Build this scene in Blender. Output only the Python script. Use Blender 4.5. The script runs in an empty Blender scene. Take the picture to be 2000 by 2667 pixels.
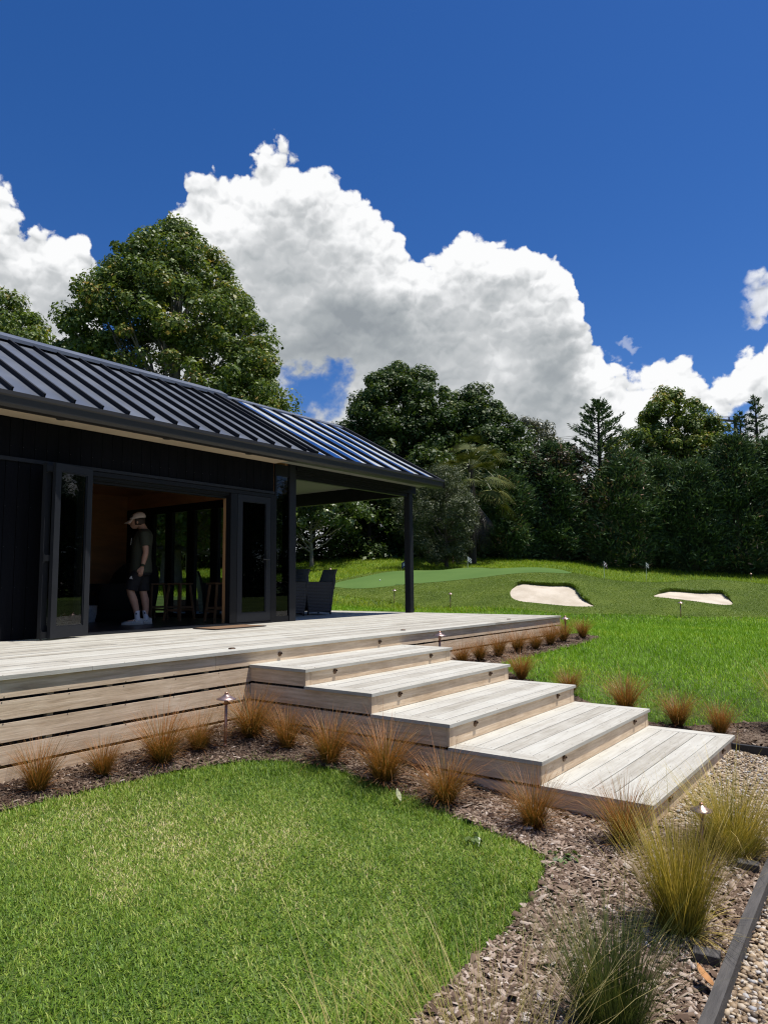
import bpy, bmesh, math, random
import numpy as np
from mathutils import Vector, Matrix
from mathutils.geometry import delaunay_2d_cdt
R_ = math.radians
random.seed(7); rng = np.random.default_rng(11)
scn = bpy.context.scene
COL = scn.collection

# ---------------------------------------------------------------- camera
cam = bpy.data.cameras.new("camera"); camo = bpy.data.objects.new("camera", cam); COL.objects.link(camo)
Fv = Vector((0.79534935, 0.59793612, 0.09945752)); Rv = Vector((0.60163019, -0.79872096, -0.00927095)); Uv = Rv.cross(Fv)
M = Matrix.Identity(4)
for i in range(3):
    M[i][0], M[i][1], M[i][2] = Rv[i], Uv[i], -Fv[i]
M[2][3] = 1.6
camo.matrix_world = M
cam.sensor_fit = 'VERTICAL'; cam.sensor_height = 36.0; cam.lens = 1830.23 / 2667 * 36
cam.clip_start = 0.05; cam.clip_end = 2000
scn.camera = camo
FH = np.array([0.7993, 0.6009]); RH = np.array([0.6009, -0.7993])   # forward and right on the ground

# ---------------------------------------------------------------- sun, sky, exposure
SUN = Vector((0.23, -0.25, 1.0)).normalized()
sl = bpy.data.lights.new("sun", 'SUN'); sl.energy = 4.3; sl.angle = R_(0.53); sl.color = (1.0, 0.955, 0.89)
so = bpy.data.objects.new("sun", sl); COL.objects.link(so)
so.rotation_euler = SUN.to_track_quat('Z', 'Y').to_euler(); so.location = (0, -20, 60)
scn.view_settings.view_transform = 'Standard'; scn.view_settings.look = 'None'
scn.view_settings.exposure = 0.5; scn.view_settings.gamma = 1.0
cy = scn.cycles
cy.use_denoising = True; cy.denoising_prefilter = 'NONE'; cy.filter_width = 1.2
cy.max_bounces = 7; cy.diffuse_bounces = 3; cy.glossy_bounces = 3; cy.transmission_bounces = 6; cy.transparent_max_bounces = 12
cy.caustics_reflective = False; cy.caustics_refractive = False

world = bpy.data.worlds.new("World"); scn.world = world; world.use_nodes = True
world.cycles.sampling_method = 'MANUAL'; world.cycles.sample_map_resolution = 512
class NT:
    def __init__(s, nt): s.nt = nt
    def n(s, t, **k):
        o = s.nt.nodes.new(t)
        for a, b in k.items(): setattr(o, a, b)
        return o
    def l(s, a, b): s.nt.links.new(a, b)
    def put(s, sock, v):
        if isinstance(v, bpy.types.NodeSocket): s.l(v, sock)
        else: sock.default_value = v
    def m(s, op, a, b=None, c=None, clamp=False):
        o = s.n('ShaderNodeMath', operation=op, use_clamp=clamp)
        s.put(o.inputs[0], a)
        if b is not None: s.put(o.inputs[1], b)
        if c is not None: s.put(o.inputs[2], c)
        return o.outputs[0]
    def ss(s, x, a, b, u=0.0, v=1.0):
        o = s.n('ShaderNodeMapRange', interpolation_type='SMOOTHSTEP')
        s.put(o.inputs[0], x); s.put(o.inputs[1], a); s.put(o.inputs[2], b); s.put(o.inputs[3], u); s.put(o.inputs[4], v)
        return o.outputs[0]
    def noise(s, vec, scale, detail=5, rough=0.55, lac=2.0, dist=0.0, dims='3D'):
        o = s.n('ShaderNodeTexNoise', noise_dimensions=dims); s.put(o.inputs['Vector'], vec)
        o.inputs['Scale'].default_value = scale; o.inputs['Detail'].default_value = detail
        o.inputs['Roughness'].default_value = rough; o.inputs['Lacunarity'].default_value = lac; o.inputs['Distortion'].default_value = dist
        return o.outputs['Fac']
    def mix(s, f, a, b, mode='MIX'):
        o = s.n('ShaderNodeMix', data_type='RGBA', blend_type=mode)
        s.put(o.inputs[0], f); s.put(o.inputs[6], a); s.put(o.inputs[7], b)
        return o.outputs[2]
    def ramp(s, f, stops):
        o = s.n('ShaderNodeValToRGB'); e = o.color_ramp.elements
        while len(e) < len(stops): e.new(0.5)
        for i, (p, c) in enumerate(stops):
            e[i].position = p; e[i].color = (*c, 1) if len(c) == 3 else c
        s.put(o.inputs[0], f); return o.outputs[0]

def build_world():
    nt = NT(world.node_tree); world.node_tree.nodes.clear()
    out = nt.n('ShaderNodeOutputWorld'); bg = nt.n('ShaderNodeBackground')
    sky = nt.n('ShaderNodeTexSky', sky_type='NISHITA'); sky.sun_disc = False
    sky.sun_elevation = math.asin(SUN.z); sky.sun_rotation = math.atan2(SUN.x, SUN.y)
    sky.altitude = 50; sky.air_density = 1.0; sky.dust_density = 0.25; sky.ozone_density = 3.0
    hs = nt.n('ShaderNodeHueSaturation'); hs.inputs['Saturation'].default_value = 1.22; hs.inputs['Value'].default_value = 1.0
    nt.l(nt.mix(1.0, sky.outputs[0], (0.97, 1.0, 1.26, 1), 'MULTIPLY'), hs.inputs['Color'])
    tc = nt.n('ShaderNodeTexCoord'); d = tc.outputs['Generated']
    sx = nt.n('ShaderNodeSeparateXYZ'); nt.l(d, sx.inputs[0])
    DEG = 180 / math.pi
    az = nt.m('MULTIPLY', nt.m('ARCTAN2', sx.outputs[1], sx.outputs[0]), DEG)
    el = nt.m('MULTIPLY', nt.m('ARCSINE', sx.outputs[2]), DEG)
    ce = nt.n('ShaderNodeCombineXYZ'); nt.l(nt.m('MULTIPLY', az, math.pi / 180 * .88), ce.inputs[0]); nt.l(nt.m('MULTIPLY', el, math.pi / 180), ce.inputs[1]); p2 = ce.outputs[0]
    def shift(v, o):
        a = nt.n('ShaderNodeVectorMath', operation='ADD'); nt.l(v, a.inputs[0]); nt.put(a.inputs[1], o); return a.outputs[0]
    def warp(v, sc, k):
        n_ = nt.n('ShaderNodeTexNoise', noise_dimensions='2D'); nt.l(v, n_.inputs['Vector']); n_.inputs['Scale'].default_value = sc; n_.inputs['Detail'].default_value = 3
        a = nt.n('ShaderNodeVectorMath', operation='MULTIPLY_ADD'); nt.l(n_.outputs['Color'], a.inputs[0]); a.inputs[1].default_value = (k, k, k); nt.l(v, a.inputs[2]); return a.outputs[0]
    def puffs(v, sc):
        o = nt.n('ShaderNodeTexVoronoi', feature='SMOOTH_F1' if sc < 20 else 'F1', voronoi_dimensions='2D'); nt.l(v, o.inputs['Vector']); o.inputs['Scale'].default_value = sc
        if sc < 20: o.inputs['Smoothness'].default_value = 0.4
        return o.outputs['Distance']
    w1 = warp(p2, 16, 0.05); w2 = warp(p2, 40, 0.022)
    d1, d2, d3 = puffs(w1, 11), puffs(w2, 30), puffs(w2, 75)
    u1, u2, u3 = puffs(shift(w1, (0.006, 0.028, 0)), 11), puffs(shift(w2, (0.002, 0.011, 0)), 30), puffs(shift(w2, (0.001, 0.005, 0)), 75)
    n2 = lambda v, s, de, r: nt.noise(v, s, de, r, dims='2D')
    big = n2(p2, 7, 6, 0.55); big2 = n2(shift(p2, (17.3, 4.1, 9.7)), 7, 6, 0.55); fine = n2(p2, 60, 6, 0.6); fine2 = n2(shift(p2, (7.3, 2.1, 5.7)), 45, 6, 0.6)
    c = lambda x, k: nt.m('MULTIPLY', nt.m('SUBTRACT', x, 0.5), k)
    elp = nt.m('ADD', nt.m('ADD', nt.m('ADD', el, c(big, 2.6)), nt.m('ADD', c(d1, 2.6), c(d2, 1.7))), nt.m('ADD', c(fine, 1.5), c(d3, 0.9)))
    elp = nt.m('ADD', elp, 0.35)
    azp = nt.m('ADD', nt.m('ADD', az, c(big2, 2.8)), nt.m('ADD', c(fine2, 0.9), c(d2, 0.7)))
    # height of the cloud tops by azimuth
    TOP = [(-20,13),(-8,17),(0,13),(6,16.2),(8.7,16.4),(9.9,16.2),(11.5,15.2),(12.8,16.6),(14.4,16.0),(16.1,15.6),(18.8,16.4),(20.2,18.2),(21.0,20.2),(22.0,24.0),(23.2,25.2),(25,25.7),(27.7,26.8),(30.4,27.1),(32.4,26.0),(34.2,26.3),(35.2,28.4),(38,29.5),(41,31.2),(43.8,32.4),(45.6,33.4),(46.6,33.2),(47.4,31.6),(50.7,30.5),(53.0,29.9),(54.2,28.6),(55.0,24),(56.0,17),(57.4,14),(58.5,17),(59.6,22.5),(60.5,25.0),(61.9,25.9),(63.4,25.6),(64.2,25.0),(65.4,26.5),(66.7,27.4),(69,29),(75,26),(90,14)]
    fc = nt.n('ShaderNodeFloatCurve'); cu = fc.mapping.curves[0]
    P = [((a + 20) / 110, e / 40) for a, e in TOP]
    cu.points[0].location = P[0]; cu.points[1].location = P[-1]
    for p in P[1:-1]: cu.points.new(*p)
    for p in cu.points: p.handle_type = 'VECTOR'
    fc.mapping.update()
    nt.l(nt.m('DIVIDE', nt.m('ADD', azp, 20), 110, clamp=True), fc.inputs['Value'])
    top = nt.m('MULTIPLY', fc.outputs[0], 40)
    depth = nt.m('SUBTRACT', top, elp)
    mask = nt.m('MULTIPLY', nt.ss(depth, -0.10, 0.55), nt.ss(nt.m('SUBTRACT', top, nt.m('ADD', el, c(big, 2.6))), -1.1, -0.5))
    azh = nt.m('ADD', nt.m('ADD', az, c(big2, 7.5)), c(fine2, 3.0)); elh = nt.m('ADD', nt.m('ADD', el, c(big, 5.5)), nt.m('ADD', c(fine, 2.4), c(d2, 2.4)))
    def ell(a, e, ra, re, lo=0.6, hi=1.15, A=azp, E=elp):
        x = nt.m('POWER', nt.m('DIVIDE', nt.m('SUBTRACT', A, a), ra), 2); y = nt.m('POWER', nt.m('DIVIDE', nt.m('SUBTRACT', E, e), re), 2)
        return nt.ss(nt.m('ADD', x, y), lo * lo, hi * hi)
    for h in ((43.3, 15.4, 2.6, 2.5), (45.6, 12.6, 2.6, 2.0), (10.2, 11.2, 1.4, 1.2), (20.0, 24.3, 1.8, 2.4)):
        mask = nt.m('MULTIPLY', mask, ell(*h, lo=0.45, hi=1.25, A=azh, E=elh))
    small = nt.m('SUBTRACT', 1.0, ell(7.3, 19.9, 1.7, 1.3, 0.3, 1.2))
    wis = nt.m('SUBTRACT', 1.0, ell(17.0, 17.4, 0.9, 0.5, 0.1, 1.3))
    mask = nt.m('MAXIMUM', mask, nt.m('MULTIPLY', small, 0.85)); mask = nt.m('MAXIMUM', mask, nt.m('MULTIPLY', wis, 0.3))
    # scattered cumulus over the rest of the sky
    scat = nt.m('MULTIPLY', nt.ss(nt.noise(d, 2.6, 8, 0.6), 0.53, 0.62), nt.ss(el, 40, 26))
    inside = nt.m('MULTIPLY', nt.ss(az, -22, -16), nt.ss(az, 92, 84))
    mask = nt.m('ADD', nt.m('MULTIPLY', mask, inside), nt.m('MULTIPLY', scat, nt.m('SUBTRACT', 1.0, inside)), clamp=True)
    mask = nt.m('MULTIPLY', mask, nt.ss(el, -3, 1))
    # relief of the cloud: thickness falling off towards the sun side reads bright
    L = nt.m('ADD', nt.m('MULTIPLY', nt.m('SUBTRACT', u1, d1), 0.55), nt.m('ADD', nt.m('MULTIPLY', nt.m('SUBTRACT', u2, d2), 0.42), nt.m('MULTIPLY', nt.m('SUBTRACT', u3, d3), 0.22)))
    L = nt.m('ADD', L, nt.m('ADD', c(big, 0.30), c(fine, 0.10)))
    L = nt.m('MULTIPLY', L, nt.ss(depth, 10, 1.5, 0.42, 0.85))
    base = nt.ss(depth, 0.8, 8.5, 1.03, 0.74)
    A2 = nt.m('ADD', az, c(big2, 7)); E2 = nt.m('ADD', el, c(big, 7))
    for a, e, ra, re, k in ((38.5, 19.6, 7.5, 3.6, 0.34), (44, 21.5, 4, 3, 0.10), (33, 22.4, 3.2, 2.0, 0.12), (27.5, 22.6, 3.6, 1.3, 0.14), (24, 14.6, 4.2, 2.2, 0.26), (23.5, 17.6, 3.0, 1.8, 0.17), (63.5, 21.5, 4, 2.5, 0.12), (31, 17, 3, 2, 0.08), (9, 12.4, 4, 1.4, 0.10), (42, 26.5, 5, 2.5, 0.05)):
        base = nt.m('SUBTRACT', base, nt.m('MULTIPLY', nt.m('SUBTRACT', 1.0, ell(a, e, ra, re, 0.15, 1.3, A2, E2)), k))
    lum = nt.m('ADD', base, L)
    lum = nt.m('MINIMUM', nt.m('MAXIMUM', lum, 0.30), 1.02)
    ccol = nt.ramp(lum, [(0.25, (0.27, 0.30, 0.33)), (0.50, (0.40, 0.43, 0.45)), (0.72, (0.58, 0.60, 0.615)), (0.92, (0.86, 0.87, 0.88)), (1.0, (0.96, 0.965, 0.97))])
    SKY = 0.058
    sc = nt.n('ShaderNodeVectorMath', operation='SCALE'); nt.l(ccol, sc.inputs[0]); sc.inputs['Scale'].default_value = 0.72 / SKY
    col = nt.mix(mask, hs.outputs[0], sc.outputs[0])
    nt.l(col, bg.inputs[0]); bg.inputs[1].default_value = SKY
    nt.l(bg.outputs[0], out.inputs[0])
build_world()

# ---------------------------------------------------------------- surveyed points of the site (metres)
CTRL = [(14.43, 12.69, 0.94), (17.74, 12.97, 0.95), (17.68, 10.9, 0.85), (17.8, 9.07, 0.8), (18.29, 7.27, 0.66), (19.4, 4.96, 0.6), (20.21, 3.06, 0.57), (20.85, 1.71, 0.5), (18.95, 16.64, 1.42), (18.77, 15.71, 1.38), (18.81, 15.15, 1.37), (19.2, 14.63, 1.41), (20.01, 14.04, 1.51), (20.36, 13.9, 1.54), (21.41, 12.82, 1.65), (21.9, 12.16, 1.73), (22.1, 11.54, 1.8), (22.38, 10.83, 1.86), (22.66, 9.95, 1.85), (23.19, 9.26, 1.79), (19.26, 17.04, 1.5), (21.32, 17.61, 1.72), (23.03, 17.81, 1.92), (23.77, 17.65, 2.02), (24.9, 16.98, 2.07), (25.9, 16.47, 2.08), (26.55, 15.6, 2.17), (26.62, 14.67, 2.15), (26.56, 13.93, 2.07), (26.88, 11.84, 2.06), (26.29, 10.96, 1.98), (30.11, 18.36, 2.39), (21.94, 19.29, 1.77), (39.09, 6.57, 1.45), (34.91, 10.44, 1.52), (32.69, 11.71, 1.63), (31.78, 16.12, 2.41), (32.64, 13.35, 2.22), (24.33, 26.1, 2.06), (26.14, 25.31, 2.39), (28.99, 23.97, 2.74), (31.88, 21.76, 2.89), (34.63, 18.12, 2.8), (37.04, 13.34, 2.27), (39.5, 9.29, 1.9), (41.28, 6.12, 1.65), (44.18, 1.5, 1.26), (24.07, 8.62, 1.63), (24.84, 7.45, 1.5), (25.02, 6.88, 1.48), (24.83, 5.95, 1.53), (25.19, 5.3, 1.52), (25.9, 4.38, 1.44), (26.03, 3.88, 1.36), (26.87, 2.79, 1.21), (25.26, 9.05, 1.63), (26.18, 7.85, 1.48), (26.71, 5.63, 1.51), (28.82, 8.54, 1.31), (30.48, 6.33, 1.32), (27.2, 9.82, 1.52), (19.57, 9.98, 1.28), (18.68, 9.36, 1.0), (19.07, 8.53, 0.93), (19.48, 7.33, 0.85), (20.38, 10.04, 1.5), (20.74, 9.57, 1.46), (21.04, 9.01, 1.43), (21.21, 8.62, 1.4), (20.43, 8.03, 1.1), (20.26, 7.62, 0.93), (22.11, 9.38, 1.66), (21.38, 10.35, 1.68), (21.99, 8.1, 1.28), (21.34, 7.16, 1.09), (21.27, 6.25, 1.08), (21.84, 5.18, 0.96), (22.2, 4.21, 0.82), (23.09, 6.14, 1.25), (23.42, 5.54, 1.19), (23.79, 4.88, 1.17), (23.21, 4.52, 0.99), (24.13, 6.4, 1.42), (24.73, 5.27, 1.41), (19.91, 6.43, 0.84), (20.34, 5.19, 0.74), (23.03, 3.93, 0.93), (24.75, 3.94, 1.17), (19.01, 11.26, 1.12), (18.56, 12.69, 1.12), (18.23, 14.3, 1.15), (20.31, 11.16, 1.31), (-3, -3, 0.0), (0, -2, 0.02), (3, -2, 0.02), (2.5, 0.7, 0.03), (4.2, 0.75, 0.06), (1, 0.7, 0.02), (3.0, 1.5, 0.06), (4.2, 1.4, 0.08), (4.15, 2.0, 0.08), (4.15, 2.6, 0.14), (4.15, 3.15, 0.2), (4.15, 3.65, 0.25), (4.15, 4.5, 0.32), (2.4, 4.6, 0.25), (3.3, 4.6, 0.27), (2.3, 4.94, 0.28), (0, 4.9, 0.25), (2.2, 4.5, 0.24), (3.85, 4.0, 0.24), (3.6, 2.3, 0.14), (3.4, 1.6, 0.1), (2.0, 1.45, 0.08), (1, 1.5, 0.08), (0, 3, 0.15), (2, 3, 0.19), (1, 4, 0.22), (-4, 3, 0.2), (8, 6, 0.5), (11, 6, 0.63), (3, 8, 0.35), (8, 10, 0.6), (2, 12, 0.6), (-5, 9, 0.4), (5, 0.6, 0.04), (6.5, 0.9, 0.06), (6.6, 1.3, 0.1), (4.6, 1.3, 0.08), (7.3, 1.5, 0.13), (7.3, 2.07, 0.17), (7.3, 2.5, 0.25), (7.3, 3.1, 0.42), (7.4, 4.4, 0.58), (9.5, 4.5, 0.6), (11, 4.5, 0.64), (12.2, 5, 0.66), (12.2, 8, 0.72), (12, 11, 0.85), (9, 2, 0.38), (10, 3, 0.5), (12, 2, 0.48), (14, 4, 0.6), (9, 0, 0.2), (12, -1, 0.3), (16, -2, 0.5), (5.7, 3, 0.3), (-60, -60, 0), (0, -60, 0), (60, -60, 0.5), (90, 0, 1.5), (80, 60, 3), (30, 80, 3.5), (-40, 60, 2.5), (-60, 0, 0.5), (-20, 30, 1.5), (5, 40, 3.0), (40, -20, 1), (-250, -250, 0), (250, -250, 0), (250, 250, 3), (-250, 250, 3)]
GREEN = [(19.14, 16.87), (18.92, 16.18), (18.77, 15.71), (18.81, 15.15), (19.2, 14.63), (20.01, 14.04), (20.36, 13.9), (20.92, 13.31), (21.41, 12.82), (21.9, 12.16), (22.1, 11.54), (22.38, 10.83), (22.66, 9.95), (23.19, 9.26), (26.29, 10.96), (26.88, 11.84), (26.56, 13.93), (26.62, 14.67), (26.55, 15.6), (25.9, 16.47), (24.9, 16.98), (23.77, 17.65), (23.03, 17.81), (21.32, 17.61), (20.08, 17.28)]
FRINGE = [(19.07, 17.3), (17.76, 15.9), (17.81, 14.35), (17.82, 13.02), (17.17, 11.74), (17.68, 10.9), (17.76, 9.62), (17.98, 9.16), (18.14, 8.12), (18.39, 7.3), (19.51, 4.99), (20.43, 3.09), (21.04, 2.12), (26.96, 2.66), (27.73, 4.13), (26.71, 5.63), (26.68, 7.34), (26.69, 8.0), (26.25, 9.4), (27.48, 11.05), (27.85, 12.2), (27.55, 14.45), (27.42, 16.11), (26.75, 17.01), (24.65, 18.3), (23.7, 18.58), (21.97, 18.41)]
BUNKER1 = [(19.57, 9.98), (18.68, 9.37), (19.07, 8.53), (19.26, 7.78), (19.56, 7.22), (20.18, 7.72), (20.43, 8.03), (21.02, 8.4), (21.19, 8.64), (21.17, 8.83), (20.91, 9.18), (20.82, 9.46), (20.52, 9.94), (20.27, 10.01)]
BUNKER2 = [(21.36, 6.29), (21.53, 5.74), (21.84, 5.18), (22.23, 4.18), (23.21, 4.52), (23.75, 4.78), (23.71, 5.0), (23.41, 5.4), (23.16, 5.88), (22.94, 6.17), (22.36, 6.29)]
LAMPS = [(19.4, 4.96, 0.6), (17.68, 10.9, 0.85), (17.74, 12.97, 0.95), (30.11, 18.36, 2.39), (39.09, 6.57, 1.45), (21.94, 19.29, 1.77)]
FLAGS = [(20.01, 14.06, 1.4), (26.19, 15.25, 2.11), (32.7, 11.69, 1.58), (34.93, 10.42, 1.48)]
BALL = (20.39, 15.54, 1.51)

# ---------------------------------------------------------------- materials
MATS = {}
def mat(name, col, rough=0.6, metal=0.0, var=0.0, vscale=5.0, col2=None, bump=0.0, bscale=20.0, spec=0.5, stretch=None, coat=0.0):
    if name in MATS: return MATS[name]
    m = bpy.data.materials.new(name); m.use_nodes = True; nt = NT(m.node_tree)
    b = nt.nt.nodes['Principled BSDF']
    b.inputs['Roughness'].default_value = rough; b.inputs['Metallic'].default_value = metal
    b.inputs['Specular IOR Level'].default_value = spec; b.inputs['Coat Weight'].default_value = coat
    b.inputs['Base Color'].default_value = (*col, 1)
    tc = nt.n('ShaderNodeTexCoord'); v = tc.outputs['Object']
    if stretch:
        mp = nt.n('ShaderNodeMapping'); nt.l(v, mp.inputs[0]); mp.inputs['Scale'].default_value = stretch; v = mp.outputs[0]
    if var or col2:
        c2 = col2 or tuple(x * (1 - var) for x in col)
        f = nt.ss(nt.noise(v, vscale, 6, 0.6), 0.3, 0.7)
        nt.l(nt.mix(f, (*c2, 1), (*col, 1)), b.inputs['Base Color'])
        r = nt.m('ADD', nt.m('MULTIPLY', f, 0.12), rough - 0.06, clamp=True); nt.l(r, b.inputs['Roughness'])
    if bump:
        bp = nt.n('ShaderNodeBump'); bp.inputs['Strength'].default_value = bump; bp.inputs['Distance'].default_value = 0.02
        nt.l(nt.noise(v, bscale, 5, 0.6), bp.inputs['Height']); nt.l(bp.outputs[0], b.inputs['Normal'])
    MATS[name] = m; return m

def wood(name, axis, stops, rough=0.75, scale=1.0):
    """weathered boards: grain stretched along one axis, each board (island) with its own tone"""
    if name in MATS: return MATS[name]
    m = bpy.data.materials.new(name); m.use_nodes = True; nt = NT(m.node_tree); b = nt.nt.nodes['Principled BSDF']
    tc = nt.n('ShaderNodeTexCoord'); gi = nt.n('ShaderNodeNewGeometry'); rnd = gi.outputs['Random Per Island']
    mp = nt.n('ShaderNodeMapping'); nt.l(tc.outputs['Object'], mp.inputs[0])
    st = [15.0, 15.0, 15.0]; st['xyz'.index(axis)] = 0.9; mp.inputs['Scale'].default_value = [x * scale for x in st]
    sh = nt.n('ShaderNodeVectorMath', operation='ADD'); nt.l(mp.outputs[0], sh.inputs[0])
    cx = nt.n('ShaderNodeCombineXYZ'); k = nt.m('MULTIPLY', rnd, 37.0)
    for i in range(3): nt.l(k, cx.inputs[i])
    nt.l(cx.outputs[0], sh.inputs[1])
    grain = nt.noise(sh.outputs[0], 2.2, 8, 0.62, dist=0.9)
    fineg = nt.noise(sh.outputs[0], 9.0, 5, 0.7)
    blot = nt.noise(tc.outputs['Object'], 3.1, 6, 0.6)
    f = nt.m('ADD', nt.m('ADD', nt.m('MULTIPLY', grain, 0.45), nt.m('MULTIPLY', fineg, 0.2)), nt.m('ADD', nt.m('MULTIPLY', blot, 0.25), nt.m('MULTIPLY', rnd, 0.16)))
    f = nt.ss(f, 0.27, 0.77)
    nt.l(nt.ramp(f, stops), b.inputs['Base Color'])
    b.inputs['Roughness'].default_value = rough; b.inputs['Specular IOR Level'].default_value = 0.25
    bp = nt.n('ShaderNodeBump'); bp.inputs['Strength'].default_value = 0.35; bp.inputs['Distance'].default_value = 0.004
    nt.l(nt.m('ADD', grain, nt.m('MULTIPLY', fineg, 0.7)), bp.inputs['Height']); nt.l(bp.outputs[0], b.inputs['Normal'])
    MATS[name] = m; return m

def leafy(name, stops, trans=0.25, rough=0.5, spec=0.35, tint=(1.0, 1.0, 0.55), attr='rnd'):
    if name in MATS: return MATS[name]
    m = bpy.data.materials.new(name); m.use_nodes = True; nt = NT(m.node_tree); b = nt.nt.nodes['Principled BSDF']
    out = nt.nt.nodes['Material Output']
    at = nt.n('ShaderNodeAttribute'); at.attribute_name = attr
    c = nt.ramp(at.outputs['Fac'], stops)
    nt.l(c, b.inputs['Base Color']); b.inputs['Roughness'].default_value = rough; b.inputs['Specular IOR Level'].default_value = spec
    tl = nt.n('ShaderNodeBsdfTranslucent'); nt.l(nt.mix(1.0, c, (*tint, 1), 'MULTIPLY'), tl.inputs[0])
    mx = nt.n('ShaderNodeMixShader'); mx.inputs[0].default_value = trans
    nt.l(b.outputs[0], mx.inputs[1]); nt.l(tl.outputs[0], mx.inputs[2]); nt.l(mx.outputs[0], out.inputs[0])
    MATS[name] = m; return m

def glassy(name, tint=(0.72, 0.76, 0.75), ior=1.5, rough=0.0):
    if name in MATS: return MATS[name]
    m = bpy.data.materials.new(name); m.use_nodes = True; nt = NT(m.node_tree); nt.nt.nodes.remove(nt.nt.nodes['Principled BSDF'])
    out = nt.nt.nodes['Material Output']
    t = nt.n('ShaderNodeBsdfTransparent'); t.inputs[0].default_value = (*tint, 1)
    g = nt.n('ShaderNodeBsdfGlossy'); g.inputs['Roughness'].default_value = rough
    fr = nt.n('ShaderNodeFresnel'); fr.inputs[0].default_value = ior
    mx = nt.n('ShaderNodeMixShader'); ge = nt.n('ShaderNodeNewGeometry'); nt.l(nt.m('MULTIPLY', fr.outputs[0], nt.m('SUBTRACT', 1.0, ge.outputs['Backfacing'])), mx.inputs[0]); nt.l(t.outputs[0], mx.inputs[1]); nt.l(g.outputs[0], mx.inputs[2])
    nt.l(mx.outputs[0], out.inputs[0]); MATS[name] = m; return m

def groundmat(name, build, rough=0.9, bump=0.4, bdist=0.02):
    if name in MATS: return MATS[name]
    m = bpy.data.materials.new(name); m.use_nodes = True; nt = NT(m.node_tree); b = nt.nt.nodes['Principled BSDF']
    tc = nt.n('ShaderNodeTexCoord'); col, h = build(nt, tc.outputs['Object'])
    nt.l(col, b.inputs['Base Color']); b.inputs['Roughness'].default_value = rough; b.inputs['Specular IOR Level'].default_value = 0.15
    bp = nt.n('ShaderNodeBump'); bp.inputs['Strength'].default_value = bump; bp.inputs['Distance'].default_value = bdist
    nt.l(h, bp.inputs['Height']); nt.l(bp.outputs[0], b.inputs['Normal']); MATS[name] = m; return m

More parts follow.
